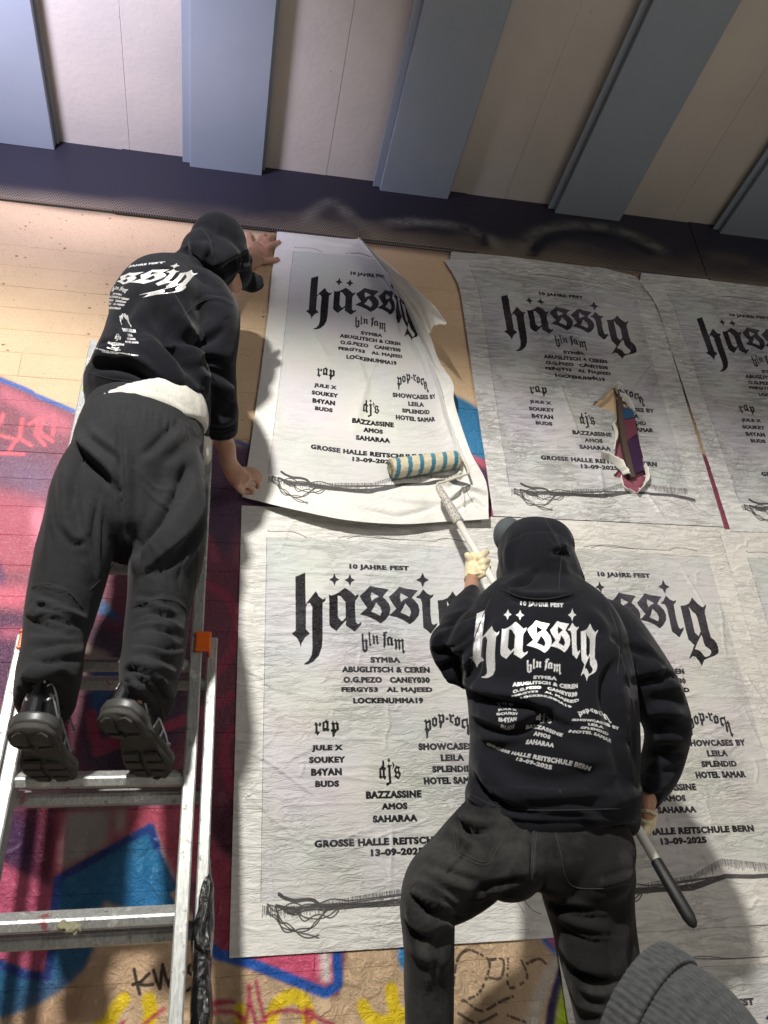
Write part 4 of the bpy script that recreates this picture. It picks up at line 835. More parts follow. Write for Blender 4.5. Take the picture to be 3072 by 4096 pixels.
fl = [([(725, 1310), (690, 1230), (640, 1150), (600, 1120)], 34, .020, 1), ([(640, 1160), (700, 1300), (770, 1420), (800, 1540)], 40, .022, 1), ([(560, 1330), (640, 1400), (740, 1510), (790, 1600)], 30, .016, -1),
      ([(700, 1270), (730, 1330), (800, 1350), (880, 1290)], 26, .018, 1), ([(770, 1440), (850, 1410), (920, 1440)], 24, .014, 1), ([(775, 1500), (860, 1520), (935, 1560)], 24, .014, -1), ([(860, 1540), (920, 1590), (945, 1600)], 18, .010, 1), ([(830, 1680), (890, 1690), (940, 1660)], 20, .010, 0), ([(835, 1720), (890, 1735), (940, 1720)], 10, .006, 0),
      ([(350, 1440), (460, 1430), (560, 1450), (660, 1530), (700, 1570)], 34, .018, 1), ([(370, 1490), (480, 1500), (600, 1540), (700, 1620)], 24, .012, -1), ([(430, 1340), (420, 1400), (380, 1450)], 26, .014, 1), ([(440, 1280), (470, 1340), (460, 1400)], 26, .012, -1),
      ([(500, 1420), (580, 1470), (640, 1560)], 20, .010, 0), ([(610, 1200), (560, 1260), (520, 1330)], 34, .012, 0), ([(700, 1120), (780, 1160), (880, 1240)], 30, .008, 0), ([(730, 1270), (800, 1210), (880, 1195), (930, 1225)], 9, .004, 0),
      ([(835, 970), (828, 1020), (850, 1060)], 16, .012, -1), ([(860, 1075), (900, 1040), (960, 1010), (990, 990)], 20, .014, 1), ([(900, 1120), (940, 1080), (1000, 1060)], 14, .008, 0), ([(760, 940), (780, 1010), (830, 1060)], 24, .010, 1), ([(880, 880), (860, 960)], 18, .005, 0), ([(730, 1040), (800, 1080), (860, 1130)], 18, .012, 1)]
H1 = sculpt(remesh([loft(torso1, 26), loft(rsh1, 18), loft(lsh1, 16)]+hood1+hem1, .0062, 9), fl, .0035, (9, 9, 7), 3)
hoodie1 = link('hooded_top', H1, HOODIE, man1, label='black hooded top with white lettering bunched on the back')
tps_uv(H1, [(624, 1052), (587, 1107), (495, 1115), (668, 1100), (491, 1160), (470, 1176), (503, 1196), (518, 1275), (540, 1325), (478, 1342), (467, 1373), (461, 1394), (522, 1418), (460, 1412)],
       [(.58, .16), (.56, .262), (.46, .258), (.638, .262), (.53, .36), (.50, .402), (.62, .425), (.8, .56), (.81, .605), (.5, .64), (.5, .705), (.498, .73), (.68, .80), (.55, .82)], .0)
tee1 = link('shirt_hem', sculpt(remesh([loft([(604, 1765, .470, 236, .128), (584, 1700, .478, 254, .140), (560, 1630, .485, 250, .140)], 26), loft([(822, 1850, .42, 22, .04), (808, 1760, .44, 42, .05)], 10)], .0065, 4),
      [([(560, 1570), (660, 1600), (760, 1660)], 12, .003, 0)], .0008, (14, 14, 14), 5), TEE, man1, label='pale grey shirt hem showing under the top')
legL = [(420, 1830, .49, 125, .11), (385, 1880, .50, 135, .12), (345, 1970, .505, 142, .12), (318, 2100, .51, 142, .118), (292, 2230, .505, 146, .115), (265, 2350, .50, 142, .11), (236, 2480, .49, 132, .105), (215, 2600, .50, 122, .10), (198, 2700, .515, 128, .105), (186, 2770, .54, 122, .10), (192, 2805, .55, 108, .09)]
legR = [(690, 1860, .47, 125, .11), (690, 1930, .49, 138, .12), (690, 2020, .50, 142, .125), (680, 2130, .50, 146, .122), (665, 2250, .495, 144, .115), (645, 2370, .485, 128, .108), (630, 2480, .48, 126, .105), (618, 2600, .50, 124, .10), (600, 2690, .52, 120, .10), (596, 2760, .545, 108, .095), (615, 2815, .555, 82, .08)]
seat1 = [loft([(584, 1668, .475, 236, .13), (562, 1765, .485, 252, .142), (545, 1840, .50, 254, .145), (532, 1930, .505, 268, .14), (520, 2060, .505, 264, .12), (505, 2160, .50, 150, .10), (500, 2215, .50, 40, .06)], 28)]
f1 = auto_folds([(240, 2400, 120), (220, 2520, 115), (212, 2640, 115), (195, 2790, 115)], 10, 4, (11, 20), (.006, .011), .30, .95)+auto_folds([(650, 2400, 120), (632, 2500, 118), (612, 2620, 112), (590, 2740, 105)], 10, 8, (11, 20), (.006, .011), .30, .95)
f1 += [([(300, 1720), (340, 1790), (430, 1880), (470, 1930)], 24, .020, 1), ([(330, 1700), (360, 1760), (450, 1830), (475, 1900)], 20, -.012, 0), ([(290, 1760), (265, 1900), (270, 2050), (310, 2200)], 30, .016, -1), ([(360, 2000), (330, 2150), (345, 2300)], 28, .010, 0),
       ([(800, 1800), (760, 1960), (690, 2090), (590, 2210), (530, 2290)], 36, .022, 1), ([(820, 1920), (790, 2060), (700, 2180), (620, 2260)], 28, .018, -1), ([(740, 1710), (680, 1770), (620, 1830), (580, 1850)], 30, .014, 1), ([(800, 1760), (730, 1850), (650, 1890)], 30, .012, 0),
       ([(470, 1640), (478, 1760), (480, 1900), (488, 2060), (495, 2180)], 12, -.012, 0), ([(505, 1750), (512, 1900), (515, 2080)], 20, .010, 0), ([(250, 2090), (300, 2160), (330, 2150)], 18, .008, 1), ([(520, 2150), (560, 2250), (545, 2330)], 16, .010, -1),
       ([(830, 1900), (836, 2000), (825, 2120)], 12, .010, 0), ([(130, 2350), (180, 2345), (270, 2370), (325, 2430)], 7, .004, 0), ([(525, 2430), (620, 2395), (700, 2405), (752, 2440)], 7, .004, 0), ([(410, 2330), (450, 2260), (500, 2200)], 8, .004, 0),
       ([(700, 2280), (790, 2170), (830, 2080)], 22, .010, 0), ([(190, 1900), (200, 2060), (170, 2250)], 22, .008, 0), ([(90, 2740), (160, 2700), (240, 2680), (300, 2730)], 18, .012, 1), ([(470, 2680), (540, 2660), (620, 2700), (680, 2790)], 16, .014, 1), ([(500, 2700), (560, 2740), (610, 2800)], 14, .012, -1)]
f1 += [([(360, 1760), (330, 1850), (300, 1980), (290, 2120)], 10, .006, 1), ([(430, 1940), (400, 2060), (390, 2200), (400, 2320)], 11, .006, 0), ([(760, 1880), (700, 2000), (640, 2100), (570, 2180)], 11, .007, 1), ([(800, 2010), (740, 2140), (660, 2230), (580, 2290)], 10, .006, -1),
       ([(560, 1880), (620, 1950), (700, 1960)], 9, .004, 0), ([(560, 1930), (640, 2010), (720, 2020)], 9, .004, 0), ([(210, 2060), (225, 2200), (200, 2320)], 9, .005, 1), ([(610, 2160), (650, 2260), (660, 2380)], 9, .005, 0), ([(740, 2220), (720, 2330), (735, 2420)], 8, .005, 1),
       ([(130, 2430), (200, 2410), (290, 2440)], 8, .006, 1), ([(120, 2470), (210, 2460), (310, 2500)], 8, .006, -1), ([(530, 2470), (620, 2440), (720, 2470)], 8, .006, 1), ([(520, 2520), (610, 2500), (710, 2540)], 8, .006, 0)]
for i in range(16):
    x = 355+i*28+random.uniform(-6, 6); y = 1612+max(0, (x-520))**1.35*.055; f1.append(([(x, y), (x+random.uniform(-8, 8), y+random.uniform(30, 80))], 8, random.uniform(.002, .005), 0))
T1 = sculpt(remesh([loft(legL, 24), loft(legR, 24)]+seat1, .0060, 7), f1, .0030, (8, 8, 5), 9)
trou1 = link('trousers', T1, TROUS, man1)
STITCH = mat('dark_stitching', (.012, .012, .013), .8)
seam_on([(T1, [(130, 2350), (190, 2335), (270, 2365), (330, 2435)]), (T1, [(525, 2432), (620, 2398), (700, 2405), (752, 2442)]), (T1, [(495, 1640), (482, 1760), (486, 1900), (486, 2000)]), (T1, [(512, 2170), (460, 2250), (400, 2320), (360, 2360)]), (T1, [(790, 2200), (780, 2350), (752, 2460)])], 'seam', STITCH, trou1)
brim = [loft([(948, 1110, .36, 40, .02), (985, 1122, .335, 42, .012), (1020, 1130, .31, 40, .008), (1050, 1128, .29, 24, .006)], 16), ball(1008, 1135, .32, 44, .015, rv=36)]
link('cap', sculpt(remesh(brim, .004, 4), [], .001), CAPM, man1, label='curved black peak of the cap under the hood')

# ----------------------------------------------------------------- the man with the pole
DT = .74
torso2 = [(2215, 3270, 0.540, 318, .125), (2215, 3200, 0.550, 345, .14), (2210, 3100, 0.560, 335, .15), (2215, 2950, 0.580, 335, .16), (2205, 2800, 0.590, 335, .165), (2180, 2650, 0.600, 335, .165), (2165, 2530, 0.590, 315, .15), (2160, 2450, 0.570, 262, .13), (2160, 2390, 0.550, 175, .10), (2160, 2350, 0.540, 95, .08)]
la2 = [(2030, 2480, 0.560, 95, .12), (1930, 2540, 0.550, 110, .12), (1850, 2640, 0.520, 95, .11)]
la2b = [(1850, 2650, 0.520, 92, .10), (1815, 2600, 0.460, 82, .085), (1830, 2520, 0.430, 78, .075), (1858, 2450, 0.360, 64, .062), (1884, 2385, 0.300, 38, .040)]
ra2 = [(2330, 2480, 0.560, 110, .12), (2450, 2530, 0.560, 112, .12), (2540, 2640, 0.570, 108, .115), (2610, 2760, 0.560, 112, .11), (2660, 2870, 0.530, 98, .10), (2668, 2960, 0.490, 92, .09), (2640, 3070, 0.468, 84, .075), (2605, 3150, 0.484, 64, .06), (2590, 3200, 0.492, 46, .046)]
hood2 = [ball(2140, 2215, 0.540, 148, .145, rv=150), ball(2185, 2180, 0.560, 112, .13, rv=110), loft([(2165, 2400, 0.560, 165, .12), (2165, 2330, 0.570, 168, .14), (2150, 2260, 0.560, 160, .14)], 22), ball(2240, 2310, 0.570, 92, .10, rv=78), ball(2060, 2300, 0.550, 72, .10, rv=80)]
hem2 = [loft([(2240, 3290, 0.530, 300, .11), (2215, 3215, 0.550, 350, .14), (2210, 3150, 0.560, 350, .15)], 26), loft([(2520, 3310, 0.520, 40, .05), (2470, 3220, 0.540, 100, .09)], 12)]
P2 = remesh([loft([(2210, 3300, 0.500, 240, .10), (2205, 3000, 0.540, 230, .11), (2170, 2650, 0.570, 270, .12), (2160, 2480, 0.550, 230, .10), (2155, 2400, 0.540, 75, .07), (2145, 2320, 0.540, 70, .07)], 18),
             ball(2145, 2200, 0.530, 112, .11, rv=128), ball(2115, 2240, 0.464, 70, .06, rv=70),
             loft([(1950, 2520, 0.530, 62, .07), (1838, 2610, 0.470, 36, .04), (1845, 2500, 0.400, 36, .038), (1884, 2375, 0.290, 34, .032), (1888, 2330, 0.240, 28, .026), (1905, 2270, 0.212, 36, .020), (1915, 2240, 0.208, 36, .018)], 14),
             loft([(2450, 2540, 0.550, 66, .07), (2610, 2760, 0.550, 66, .065), (2655, 2930, 0.500, 54, .05), (2600, 3160, 0.488, 40, .035), (2585, 3230, 0.500, 34, .028), (2590, 3280, 0.490, 32, .025)], 14),
             loft([(2050, 3300, 0.500, 150, .10), (1880, 3440, 0.460, 140, .10), (1750, 3600, 0.484, 70, .06), (1725, 3800, 0.480, 60, .05), (1722, 4096, 0.430, 66, .06), (1715, 4500, 0.400, 50, .05), (1712, 4780, 0.400, 44, .05), (1712, 4850, 0.430, 60, .06)], 16),
             loft([(2350, 3330, 0.500, 150, .10), (2380, 3600, 0.480, 130, .10), (2420, 3850, 0.460, 98, .085), (2470, 4200, 0.460, 72, .07), (2500, 4600, 0.480, 56, .06), (2510, 4950, 0.500, 60, .06)], 16)], .0050, 3)
man2 = link('person', P2, SKIN, label='man in a printed black hooded top and washed jeans holding a long pole', category='person')
f2 = [([(1760, 2700), (1860, 2740), (1980, 2775), (2110, 2800), (2180, 2830), (2260, 2880)], 22, .022, 1), ([(1880, 2850), (2000, 2900), (2080, 2890), (2160, 2840), (2200, 2820)], 26, .020, 1), ([(1890, 2930), (1990, 2950), (2080, 2930)], 30, .012, 0),
      ([(1900, 2990), (1960, 3080), (2080, 3160), (2250, 3180), (2370, 3150), (2460, 3060)], 38, .011, 0), ([(1895, 3060), (1980, 3170), (2120, 3230)], 24, .014, 1), ([(1880, 3130), (1930, 3190), (2010, 3250)], 18, .012, -1), ([(1880, 3180), (1950, 3230)], 14, .008, 0), ([(1940, 3130), (1975, 3200), (1980, 3230)], 12, .010, 0),
      ([(2500, 2650), (2460, 2740), (2470, 2840), (2500, 2930)], 34, .022, 1), ([(2420, 2560), (2470, 2620), (2460, 2720)], 30, .016, -1), ([(2530, 2700), (2600, 2690), (2660, 2700)], 26, .020, 1), ([(2590, 2740), (2680, 2730), (2720, 2770)], 22, .016, -1), ([(2600, 2850), (2660, 2840), (2730, 2870)], 28, .016, 0), ([(2520, 2560), (2570, 2600), (2620, 2650)], 20, .016, 1), ([(2540, 2620), (2590, 2650), (2640, 2690)], 16, .012, -1),
      ([(2600, 2960), (2680, 2950), (2740, 2970)], 28, .012, 0), ([(2590, 3060), (2650, 3060), (2700, 3050)], 22, .010, 1), ([(2575, 3150), (2610, 3160), (2650, 3140)], 14, .008, 0), ([(2480, 2900), (2500, 3020), (2530, 3150)], 24, .012, 0),
      ([(1770, 2480), (1830, 2470), (1900, 2440)], 14, .012, 1), ([(1755, 2540), (1830, 2510), (1900, 2470)], 16, .014, -1), ([(1745, 2590), (1830, 2560), (1900, 2500)], 16, .012, 1), ([(1740, 2650), (1800, 2620), (1870, 2560), (1900, 2520)], 18, .012, 0), ([(1800, 2700), (1870, 2640), (1900, 2560)], 24, .012, 0), ([(1890, 2560), (1880, 2660), (1870, 2740)], 22, .012, -1),
      ([(2030, 2340), (2090, 2310), (2130, 2290)], 16, .010, 1), ([(2030, 2360), (2110, 2330), (2140, 2290)], 12, -.008, 0), ([(2180, 2090), (2220, 2150), (2245, 2200)], 8, .006, 0), ([(2215, 2185), (2245, 2200), (2262, 2180)], 11, .014, 1), ([(2200, 2210), (2245, 2215), (2260, 2230)], 12, -.010, 0), ([(2240, 2215), (2255, 2290), (2300, 2350)], 26, .008, 0), ([(2010, 2350), (2090, 2390), (2180, 2395), (2300, 2370)], 14, .016, 1), ([(2060, 2120), (2030, 2200), (2020, 2300)], 20, .008, 0), ([(2010, 2160), (1998, 2220), (2005, 2300)], 9, .006, 0),
      ([(2000, 2480), (1960, 2560), (1900, 2660)], 30, .008, 0), ([(2350, 2440), (2400, 2480), (2450, 2560)], 26, .008, 0), ([(2250, 3000), (2350, 3040), (2450, 3020)], 40, .008, 0), ([(1890, 3215), (2040, 3262), (2180, 3276), (2400, 3280), (2500, 3315)], 10, .005, 0), ([(2400, 3280), (2300, 3240), (2150, 3250)], 20, .008, 0)]
H2 = sculpt(remesh([loft(torso2, 30), loft(la2, 18), loft(la2b, 18), loft(ra2, 20)]+hood2+hem2, .0058, 9), f2, .0030, (8, 8, 6), 13)
hoodie2 = link('hooded_top', H2, HOODIE, man2, label='black hooded top with silver blackletter print across the back')
B_ = lambda x, y: None
def pu(x, y, sc, ox, oy):
    q = at(x*sc+ox, y*sc+oy); return ((q[0]-X1)/PW, (Z1-q[2])/PH)
bg = (800/1659, 1130, 2220)
tps_uv(H2, [(1940, 2441), (1908, 2670), (2031, 2458), (2179, 2611), (2084, 2634), (2404, 2772), (2408, 2538), (2179, 2710), (2050, 2736), (2312, 2742), (2045, 2788), (2317, 2800), (2284, 2830), (2187, 2863), (2300, 2855), (2455, 2885), (2104, 2907), (2250, 2940), (2160, 2972), (1947, 2973), (2228, 3040), (2363, 3074), (2065, 3035), (2207, 3072), (2374, 2933), (2034, 2835), (2034, 2915)],
       [pu(186, 155, *bg), pu(150, 770, *bg), pu(428, 212, *bg), pu(812, 573, *bg), pu(597, 640, *bg), (.853, .455), (.845, .255), (.4995, .402), (.347, .425), (.654, .425), (.343, .475), (.657, .475), (.621, .50), (.5, .64), (.60, .56), (.80, .575), (.41, .706), (.589, .706), (.498, .756), (.2435, .80), (.60, .80), (.767, .80), (.415, .823), (.58, .823), (.696, .68), (.291, .606), (.287, .681)], .05)
jl = [(2030, 3290, 0.500, 175, .13), (1935, 3390, 0.480, 172, .14), (1850, 3480, 0.464, 168, .135), (1755, 3560, 0.476, 150, .12), (1712, 3640, 0.488, 112, .105), (1712, 3740, 0.500, 104, .10), (1714, 3860, 0.470, 100, .095), (1716, 4000, 0.450, 96, .09), (1716, 4200, 0.430, 92, .085), (1714, 4500, 0.410, 86, .08), (1712, 4740, 0.400, 84, .08)]
jr = [(2340, 3310, 0.500, 180, .13), (2350, 3450, 0.500, 186, .14), (2350, 3560, 0.490, 184, .135), (2372, 3700, 0.480, 165, .125), (2400, 3850, 0.470, 155, .115), (2430, 4020, 0.460, 140, .105), (2455, 4250, 0.460, 120, .095), (2480, 4560, 0.470, 100, .085), (2490, 4820, 0.480, 95, .08)]
seat2 = [loft([(2200, 3230, 0.520, 300, .12), (2190, 3330, 0.510, 345, .15), (2180, 3420, 0.500, 330, .155), (2170, 3490, 0.490, 210, .13), (2150, 3530, 0.480, 70, .08)], 28), ball(2020, 3400, 0.520, 165, .15), ball(2350, 3420, 0.530, 170, .15)]
FOLD = 1.25
f3 = [([(1640, 3560), (1700, 3600), (1780, 3640), (1850, 3650)], 20, .018, 1), ([(1625, 3590), (1680, 3650), (1760, 3690), (1810, 3700)], 16, .016, -1), ([(1660, 3520), (1740, 3570), (1850, 3610)], 20, .012, 0), ([(1615, 3660), (1680, 3720), (1760, 3740)], 22, .012, 1), ([(1690, 3480), (1780, 3520), (1900, 3560)], 26, .010, -1), ([(1800, 3700), (1790, 3800), (1760, 3900)], 22, .010, 0), ([(1640, 3780), (1700, 3830), (1780, 3830)], 30, .008, 0),
      ([(1830, 3250), (1880, 3300), (1960, 3300)], 16, .016, 1), ([(1815, 3260), (1830, 3320), (1900, 3380)], 14, .010, -1), ([(2120, 3300), (2125, 3420), (2120, 3520)], 8, -.006, 0), ([(1980, 3520), (2060, 3500), (2110, 3500)], 18, .008, 1), ([(1900, 3600), (1990, 3560), (2080, 3530)], 16, .008, 0),
      ([(2140, 3540), (2240, 3600), (2380, 3620)], 20, .010, 1), ([(2170, 3600), (2280, 3680), (2420, 3720)], 26, .010, 0), ([(2230, 3760), (2320, 3860), (2450, 3900)], 28, .014, 1), ([(2260, 3860), (2350, 3950), (2460, 3960)], 24, .012, -1), ([(2290, 3950), (2340, 4020), (2420, 4050)], 20, .010, 0), ([(2400, 3540), (2480, 3520), (2540, 3500)], 18, .007, 0), ([(2520, 3650), (2480, 3800), (2500, 3950)], 26, .008, 0)]
f3 += [([(1900, 3330), (1840, 3420), (1760, 3500)], 9, .005, 0), ([(1640, 3600), (1720, 3640), (1800, 3660)], 8, .006, 1), ([(1620, 3630), (1700, 3690), (1790, 3710)], 8, .005, -1), ([(1700, 3760), (1720, 3880), (1700, 4000)], 10, .004, 0), ([(2180, 3580), (2300, 3650), (2440, 3660)], 9, .005, 1), ([(2200, 3650), (2330, 3740), (2470, 3760)], 9, .005, 0), ([(2060, 3330), (2040, 3420), (1990, 3480)], 8, .004, 0)]
J2 = sculpt(remesh([loft(jl, 24), loft(jr, 24)]+seat2, .0062, 7), f3, .0022, (8, 8, 5), 17)
jeans2 = link('jeans', J2, JEANS, man2)
HSEAM = mat('fleece_seam', (.016, .017, .021), .8)
seam_on([(H2, [(2432, 2432), (2462, 2500), (2478, 2600), (2470, 2700)]), (H2, [(1962, 2395), (1925, 2480), (1892, 2580), (1885, 2700)]), (H2, [(1885, 3180), (1980, 3222), (2120, 3240), (2300, 3240), (2480, 3235)]), (H2, [(2180, 2078), (2222, 2150), (2246, 2205), (2240, 2290), (2236, 2360)]), (H2, [(2005, 2355), (2080, 2388), (2180, 2396), (2290, 2376)])], 'seam', HSEAM, hoodie2, .0011, 10)
seam_on([(H1, [(730, 1272), (790, 1215), (870, 1192), (930, 1222)]), (H1, [(838, 1722), (890, 1728), (940, 1708)]), (H1, [(800, 905), (840, 960), (850, 1030)]), (H1, [(352, 1490), (440, 1515), (540, 1528), (640, 1560)])], 'seam', HSEAM, hoodie1, .0010, 10)
THR = mat('pale_denim_thread', (.032, .031, .028), .8)
seam_on([(J2, [(1808, 3300), (1822, 3380), (1835, 3420), (1945, 3462), (1985, 3400), (2040, 3300)]), (J2, [(2212, 3300), (2240, 3400), (2278, 3535), (2400, 3555), (2525, 3535)]), (J2, [(2152, 3290), (2140, 3400), (2128, 3525)]), (J2, [(2142, 3290), (2130, 3400), (2118, 3522)]), (J2, [(1822, 3308), (1836, 3385), (1846, 3410), (1940, 3448), (1975, 3390)]), (J2, [(1800, 3350), (1720, 3440), (1640, 3560)]), (J2, [(1640, 3950), (1632, 3850), (1622, 3720)])], 'seam', THR, jeans2, .0009, 10)
cap2 = remesh([ball(2034, 2142, 0.520, 62, .035, rv=74), loft([(2022, 2130, 0.520, 48, .02), (2060, 2160, 0.520, 60, .04)], 12)], .004, 3)
link('cap', cap2, cloth('faded_cap', (.07, .08, .085), .7, 800, .3), man2, label='grey peak of a cap showing beside the hood')
GLV = mat('cream_latex_glove', (.72, .62, .40), .42); t = NT(GLV); geo = t.n('NewGeometry'); p = t.bump(t.noise(geo.outputs['Position'], 70, 5, .6, 1.0), .003, .5)
t.b.inputs['Subsurface Weight'].default_value = .1; t.b.inputs['Subsurface Radius'].default_value = (.01, .006, .003)
g2 = remesh([loft([(1888, 2322, 0.232, 33, .030), (1892, 2300, 0.225, 33, .027), (1898, 2270, 0.215, 40, .024), (1905, 2245, 0.210, 42, .022), (1912, 2228, 0.205, 36, .018)], 16),
             finger([(1885, 2245, 0.225), (1872, 2225, 0.232), (1868, 2212, 0.230)], (17, 15, 12)),
             finger([(1912, 2240, 0.240), (1925, 2225, 0.250), (1940, 2212, 0.240), (1952, 2205, 0.220)], (16, 15, 14, 11)),
             finger([(1915, 2262, 0.240), (1935, 2250, 0.252), (1950, 2245, 0.235), (1955, 2248, 0.215)], (16, 15, 13, 11)),
             finger([(1918, 2284, 0.240), (1937, 2274, 0.250), (1952, 2270, 0.235), (1955, 2273, 0.215)], (15, 14, 13, 10)),
             finger([(1918, 2302, 0.238), (1935, 2296, 0.245), (1948, 2293, 0.232), (1952, 2296, 0.215)], (14, 13, 12, 9))], .0026, 3)
sculpt(g2, [([(1870, 2290), (1895, 2298), (1925, 2290)], 5, .003, 0), ([(1868, 2306), (1895, 2312), (1925, 2308)], 4, .003, 0), ([(1880, 2260), (1900, 2272)], 5, .002, 0)], .0009, (60, 60, 60), 3)
link('glove', g2, GLV, man2, label='cream latex glove gripping the pole')
g3 = remesh([loft([(2590, 3262, .50, 36, .030), (2588, 3290, .49, 34, .027), (2575, 3315, .485, 32, .022), (2560, 3330, .48, 26, .02)], 14), finger([(2580, 3290, .47), (2565, 3318, .47), (2548, 3326, .49)], (15, 14, 12)), finger([(2592, 3300, .50), (2575, 3330, .51), (2556, 3338, .50)], (15, 14, 11)), loft([(2592, 3252, .50, 38, .033), (2591, 3264, .50, 39, .034)], 14)], .003, 3)
link('glove', g3, GLV, man2, label='cream latex glove at the lower end of the pole')

# shoes -----------------------------------------------------------
BLK = mat('shoe_mesh_black', (.014, .014, .016), .4); t = NT(BLK); t.bump(t.noise(None, 260, 2, .6), .002, .5)
SILV = mat('shoe_silver_trim', (.42, .43, .45), .35, .6); SOLE = mat('shoe_rubber', (.055, .052, .048), .75); t = NT(SOLE); t.bump(t.noise(None, 90, 4, .6), .002, .4)
t.l(t.mix(t.noise(None, 14, 5, .7), (.018, .017, .016), (.060, .056, .050)), t.b.inputs['Base Color'])
MIDS = mat('shoe_midsole', (.052, .051, .050), .4)
def shoe(parent, heel, toe, upv, scale, outward):
    """local frame: x heel to toe 0..1, y across, z up (shoe lengths)"""
    h_ = np.array(heel); f_ = np.array(toe)-h_; L = np.linalg.norm(f_); f_ = f_/L; u_ = np.array(upv, float); u_ -= f_*(u_@f_); u_ /= np.linalg.norm(u_); s_ = np.cross(u_, f_)
    Mx = lambda p: h_+(f_*p[0]+s_*p[1]+u_*p[2])*L*scale
    hw = lambda x: np.interp(x, [-.02, .0, .08, .2, .42, .6, .75, .9, .98, 1.02], [.02, .10, .165, .175, .135, .175, .20, .165, .10, .02])
    off = lambda x: outward*np.interp(x, [0, .3, .6, 1], [0, 0, .02, -.015])
    def slabz(xs, z0f, z1f, grow=1.0, inset=0.0, n=1):
        V = []; F = []; ring = [(x, off(x)+hw(x)*grow-inset) for x in xs]+[(x, off(x)-hw(x)*grow+inset) for x in xs[::-1]]; m_ = len(ring)
        for zf, g in ((z0f, .94), (lambda x: lerp(z0f(x), z1f(x), .35), 1.0), (lambda x: lerp(z0f(x), z1f(x), .8), 1.02), (z1f, .97)):
            V += [Mx((x, y*g*1.1, zf(x))) for x, y in ring]
        k = 4
        for j in range(k-1):
            for i in range(m_): F.append((j*m_+i, j*m_+(i+1) % m_, (j+1)*m_+(i+1) % m_, (j+1)*m_+i))
        F.append(tuple(range(m_))[::-1]); F.append(tuple((k-1)*m_+i for i in range(m_))); return V, F
    xs = list(np.linspace(-.015, 1.015, 34))
    z0 = lambda x: .03*(x-.75)**2*(x > .75)*4+.05*np.exp(-(x/.05)**2)*.6; arch = lambda x: z0(x)+.055*math.exp(-((x-.42)/.10)**2)
    o = link('outsole', mesh(*slabz(xs, arch, lambda x: arch(x)+.05)), SOLE, parent)
    link('midsole', mesh(*slabz(xs, lambda x: arch(x)+.052, lambda x: .15-.05*x+.02*math.exp(-(x/.1)**2), 1.03)), MIDS, parent)
    # tread blocks under the sole
    lugs = [[(.02, -.09), (.06, -.14), (.20, -.15), (.22, -.03), (.10, -.02), (.03, -.03)], [(.02, .03), (.10, .02), (.22, .03), (.20, .15), (.06, .14), (.02, .09)], [(.24, -.14), (.33, -.12), (.33, -.02), (.25, -.02)], [(.24, .02), (.33, .02), (.33, .12), (.24, .14)],
            [(.55, -.15), (.64, -.17), (.64, -.02), (.56, -.02)], [(.55, .02), (.64, .02), (.64, .17), (.55, .15)], [(.67, -.175), (.78, -.18), (.77, -.02), (.67, -.02)], [(.67, .02), (.77, .02), (.78, .18), (.67, .175)], [(.81, -.16), (.90, -.13), (.91, -.02), (.80, -.02)], [(.80, .02), (.91, .02), (.90, .13), (.81, .16)], [(.93, -.09), (.98, -.04), (.98, .04), (.93, .09), (.935, 0)]]
    for P in lugs:
        a = [Mx((x, y+off(x), arch(x)-.018)) for x, y in P]; c0 = np.mean(P, 0); b = [Mx((x, y+off(x), arch(x)+.006)) for x, y in P]
        a = [Mx((lerp(c0[0], x, .90), lerp(c0[1], y, .90)+off(x), arch(x)-.020)) for x, y in P]; n = len(P)
        link('tread_block', mesh(a+b, [tuple(range(n))[::-1]]+[(i, (i+1) % n, n+(i+1) % n, n+i) for i in range(n)], False), SOLE, o)
    # upper
    V = []; n = 22; X = np.linspace(-.005, 1.0, 26)
    for x in X:
        top = np.interp(x, [0, .05, .15, .3, .42, .55, .75, .92, 1.0], [.46, .54, .52, .44, .40, .32, .21, .16, .12]); w = hw(x)*np.interp(x, [0, .1, .3, .6, 1], [.80, .84, .88, .95, .98]); zb = .135-.05*x
        for k in range(n):
            a = math.pi*k/(n-1); cx = math.cos(a); cz = math.sin(a)
            V.append(Mx((x+.03*(1-cz)*(x < .05)*0, off(x)+w*np.sign(cx)*abs(cx)**.7*(1-.38*cz*(x < .4)), zb+(top-zb)*cz**.8)))
    F = [(i*n+k, i*n+k+1, (i+1)*n+k+1, (i+1)*n+k) for i in range(len(X)-1) for k in range(n-1)]; F.append(tuple(range(n))); F.append(tuple((len(X)-1)*n+k for k in range(n))[::-1])
    up = link('shoe_upper', mesh(V, F), BLK, parent)
    def on_up(x, th):
        fi = np.interp(x, X, range(len(X))); i = min(int(fi), len(X)-2); fr = fi-i; kk = th*(n-1); k = min(int(kk), n-2); fk = kk-k
        g = lambda a, b: np.array(V[a*n+b]); p = lerp(lerp(g(i, k), g(i, k+1), fk), lerp(g(i+1, k), g(i+1, k+1), fk), fr); c = Mx((x, off(x), .18)); d = p-c; return p+d/np.linalg.norm(d)*.0016
    st = []
    for sgn in (0, 1):
        T = (lambda th: th) if sgn else (lambda th: 1-th)
        for P in ([(.02, .10), (.12, .18), (.22, .12), (.34, .20), (.5, .34)], [(.02, .24), (.10, .28), (.2, .22), (.28, .10)], [(.42, .04), (.46, .2), (.50, .38)], [(.52, .03), (.55, .2), (.58, .38)], [(.36, .28), (.52, .22), (.66, .04)], [(.62, .04), (.72, .2), (.80, .34)], [(.06, .36), (.14, .40), (.24, .36)], [(.04, .16), (.16, .06), (.28, .03)]):
            Q = catmull([np.array((x, T(th))) for x, th in P], 4); st.append(tube([on_up(*q) for q in Q], .0030, 6, .5))
    link('silver_trim', mesh(*join(st)), SILV, up)
    lc = []
    for x in (.40, .47, .54, .61, .67): lc.append(tube([on_up(x, th) for th in (.34, .42, .5, .58, .66)], .0026, 6))
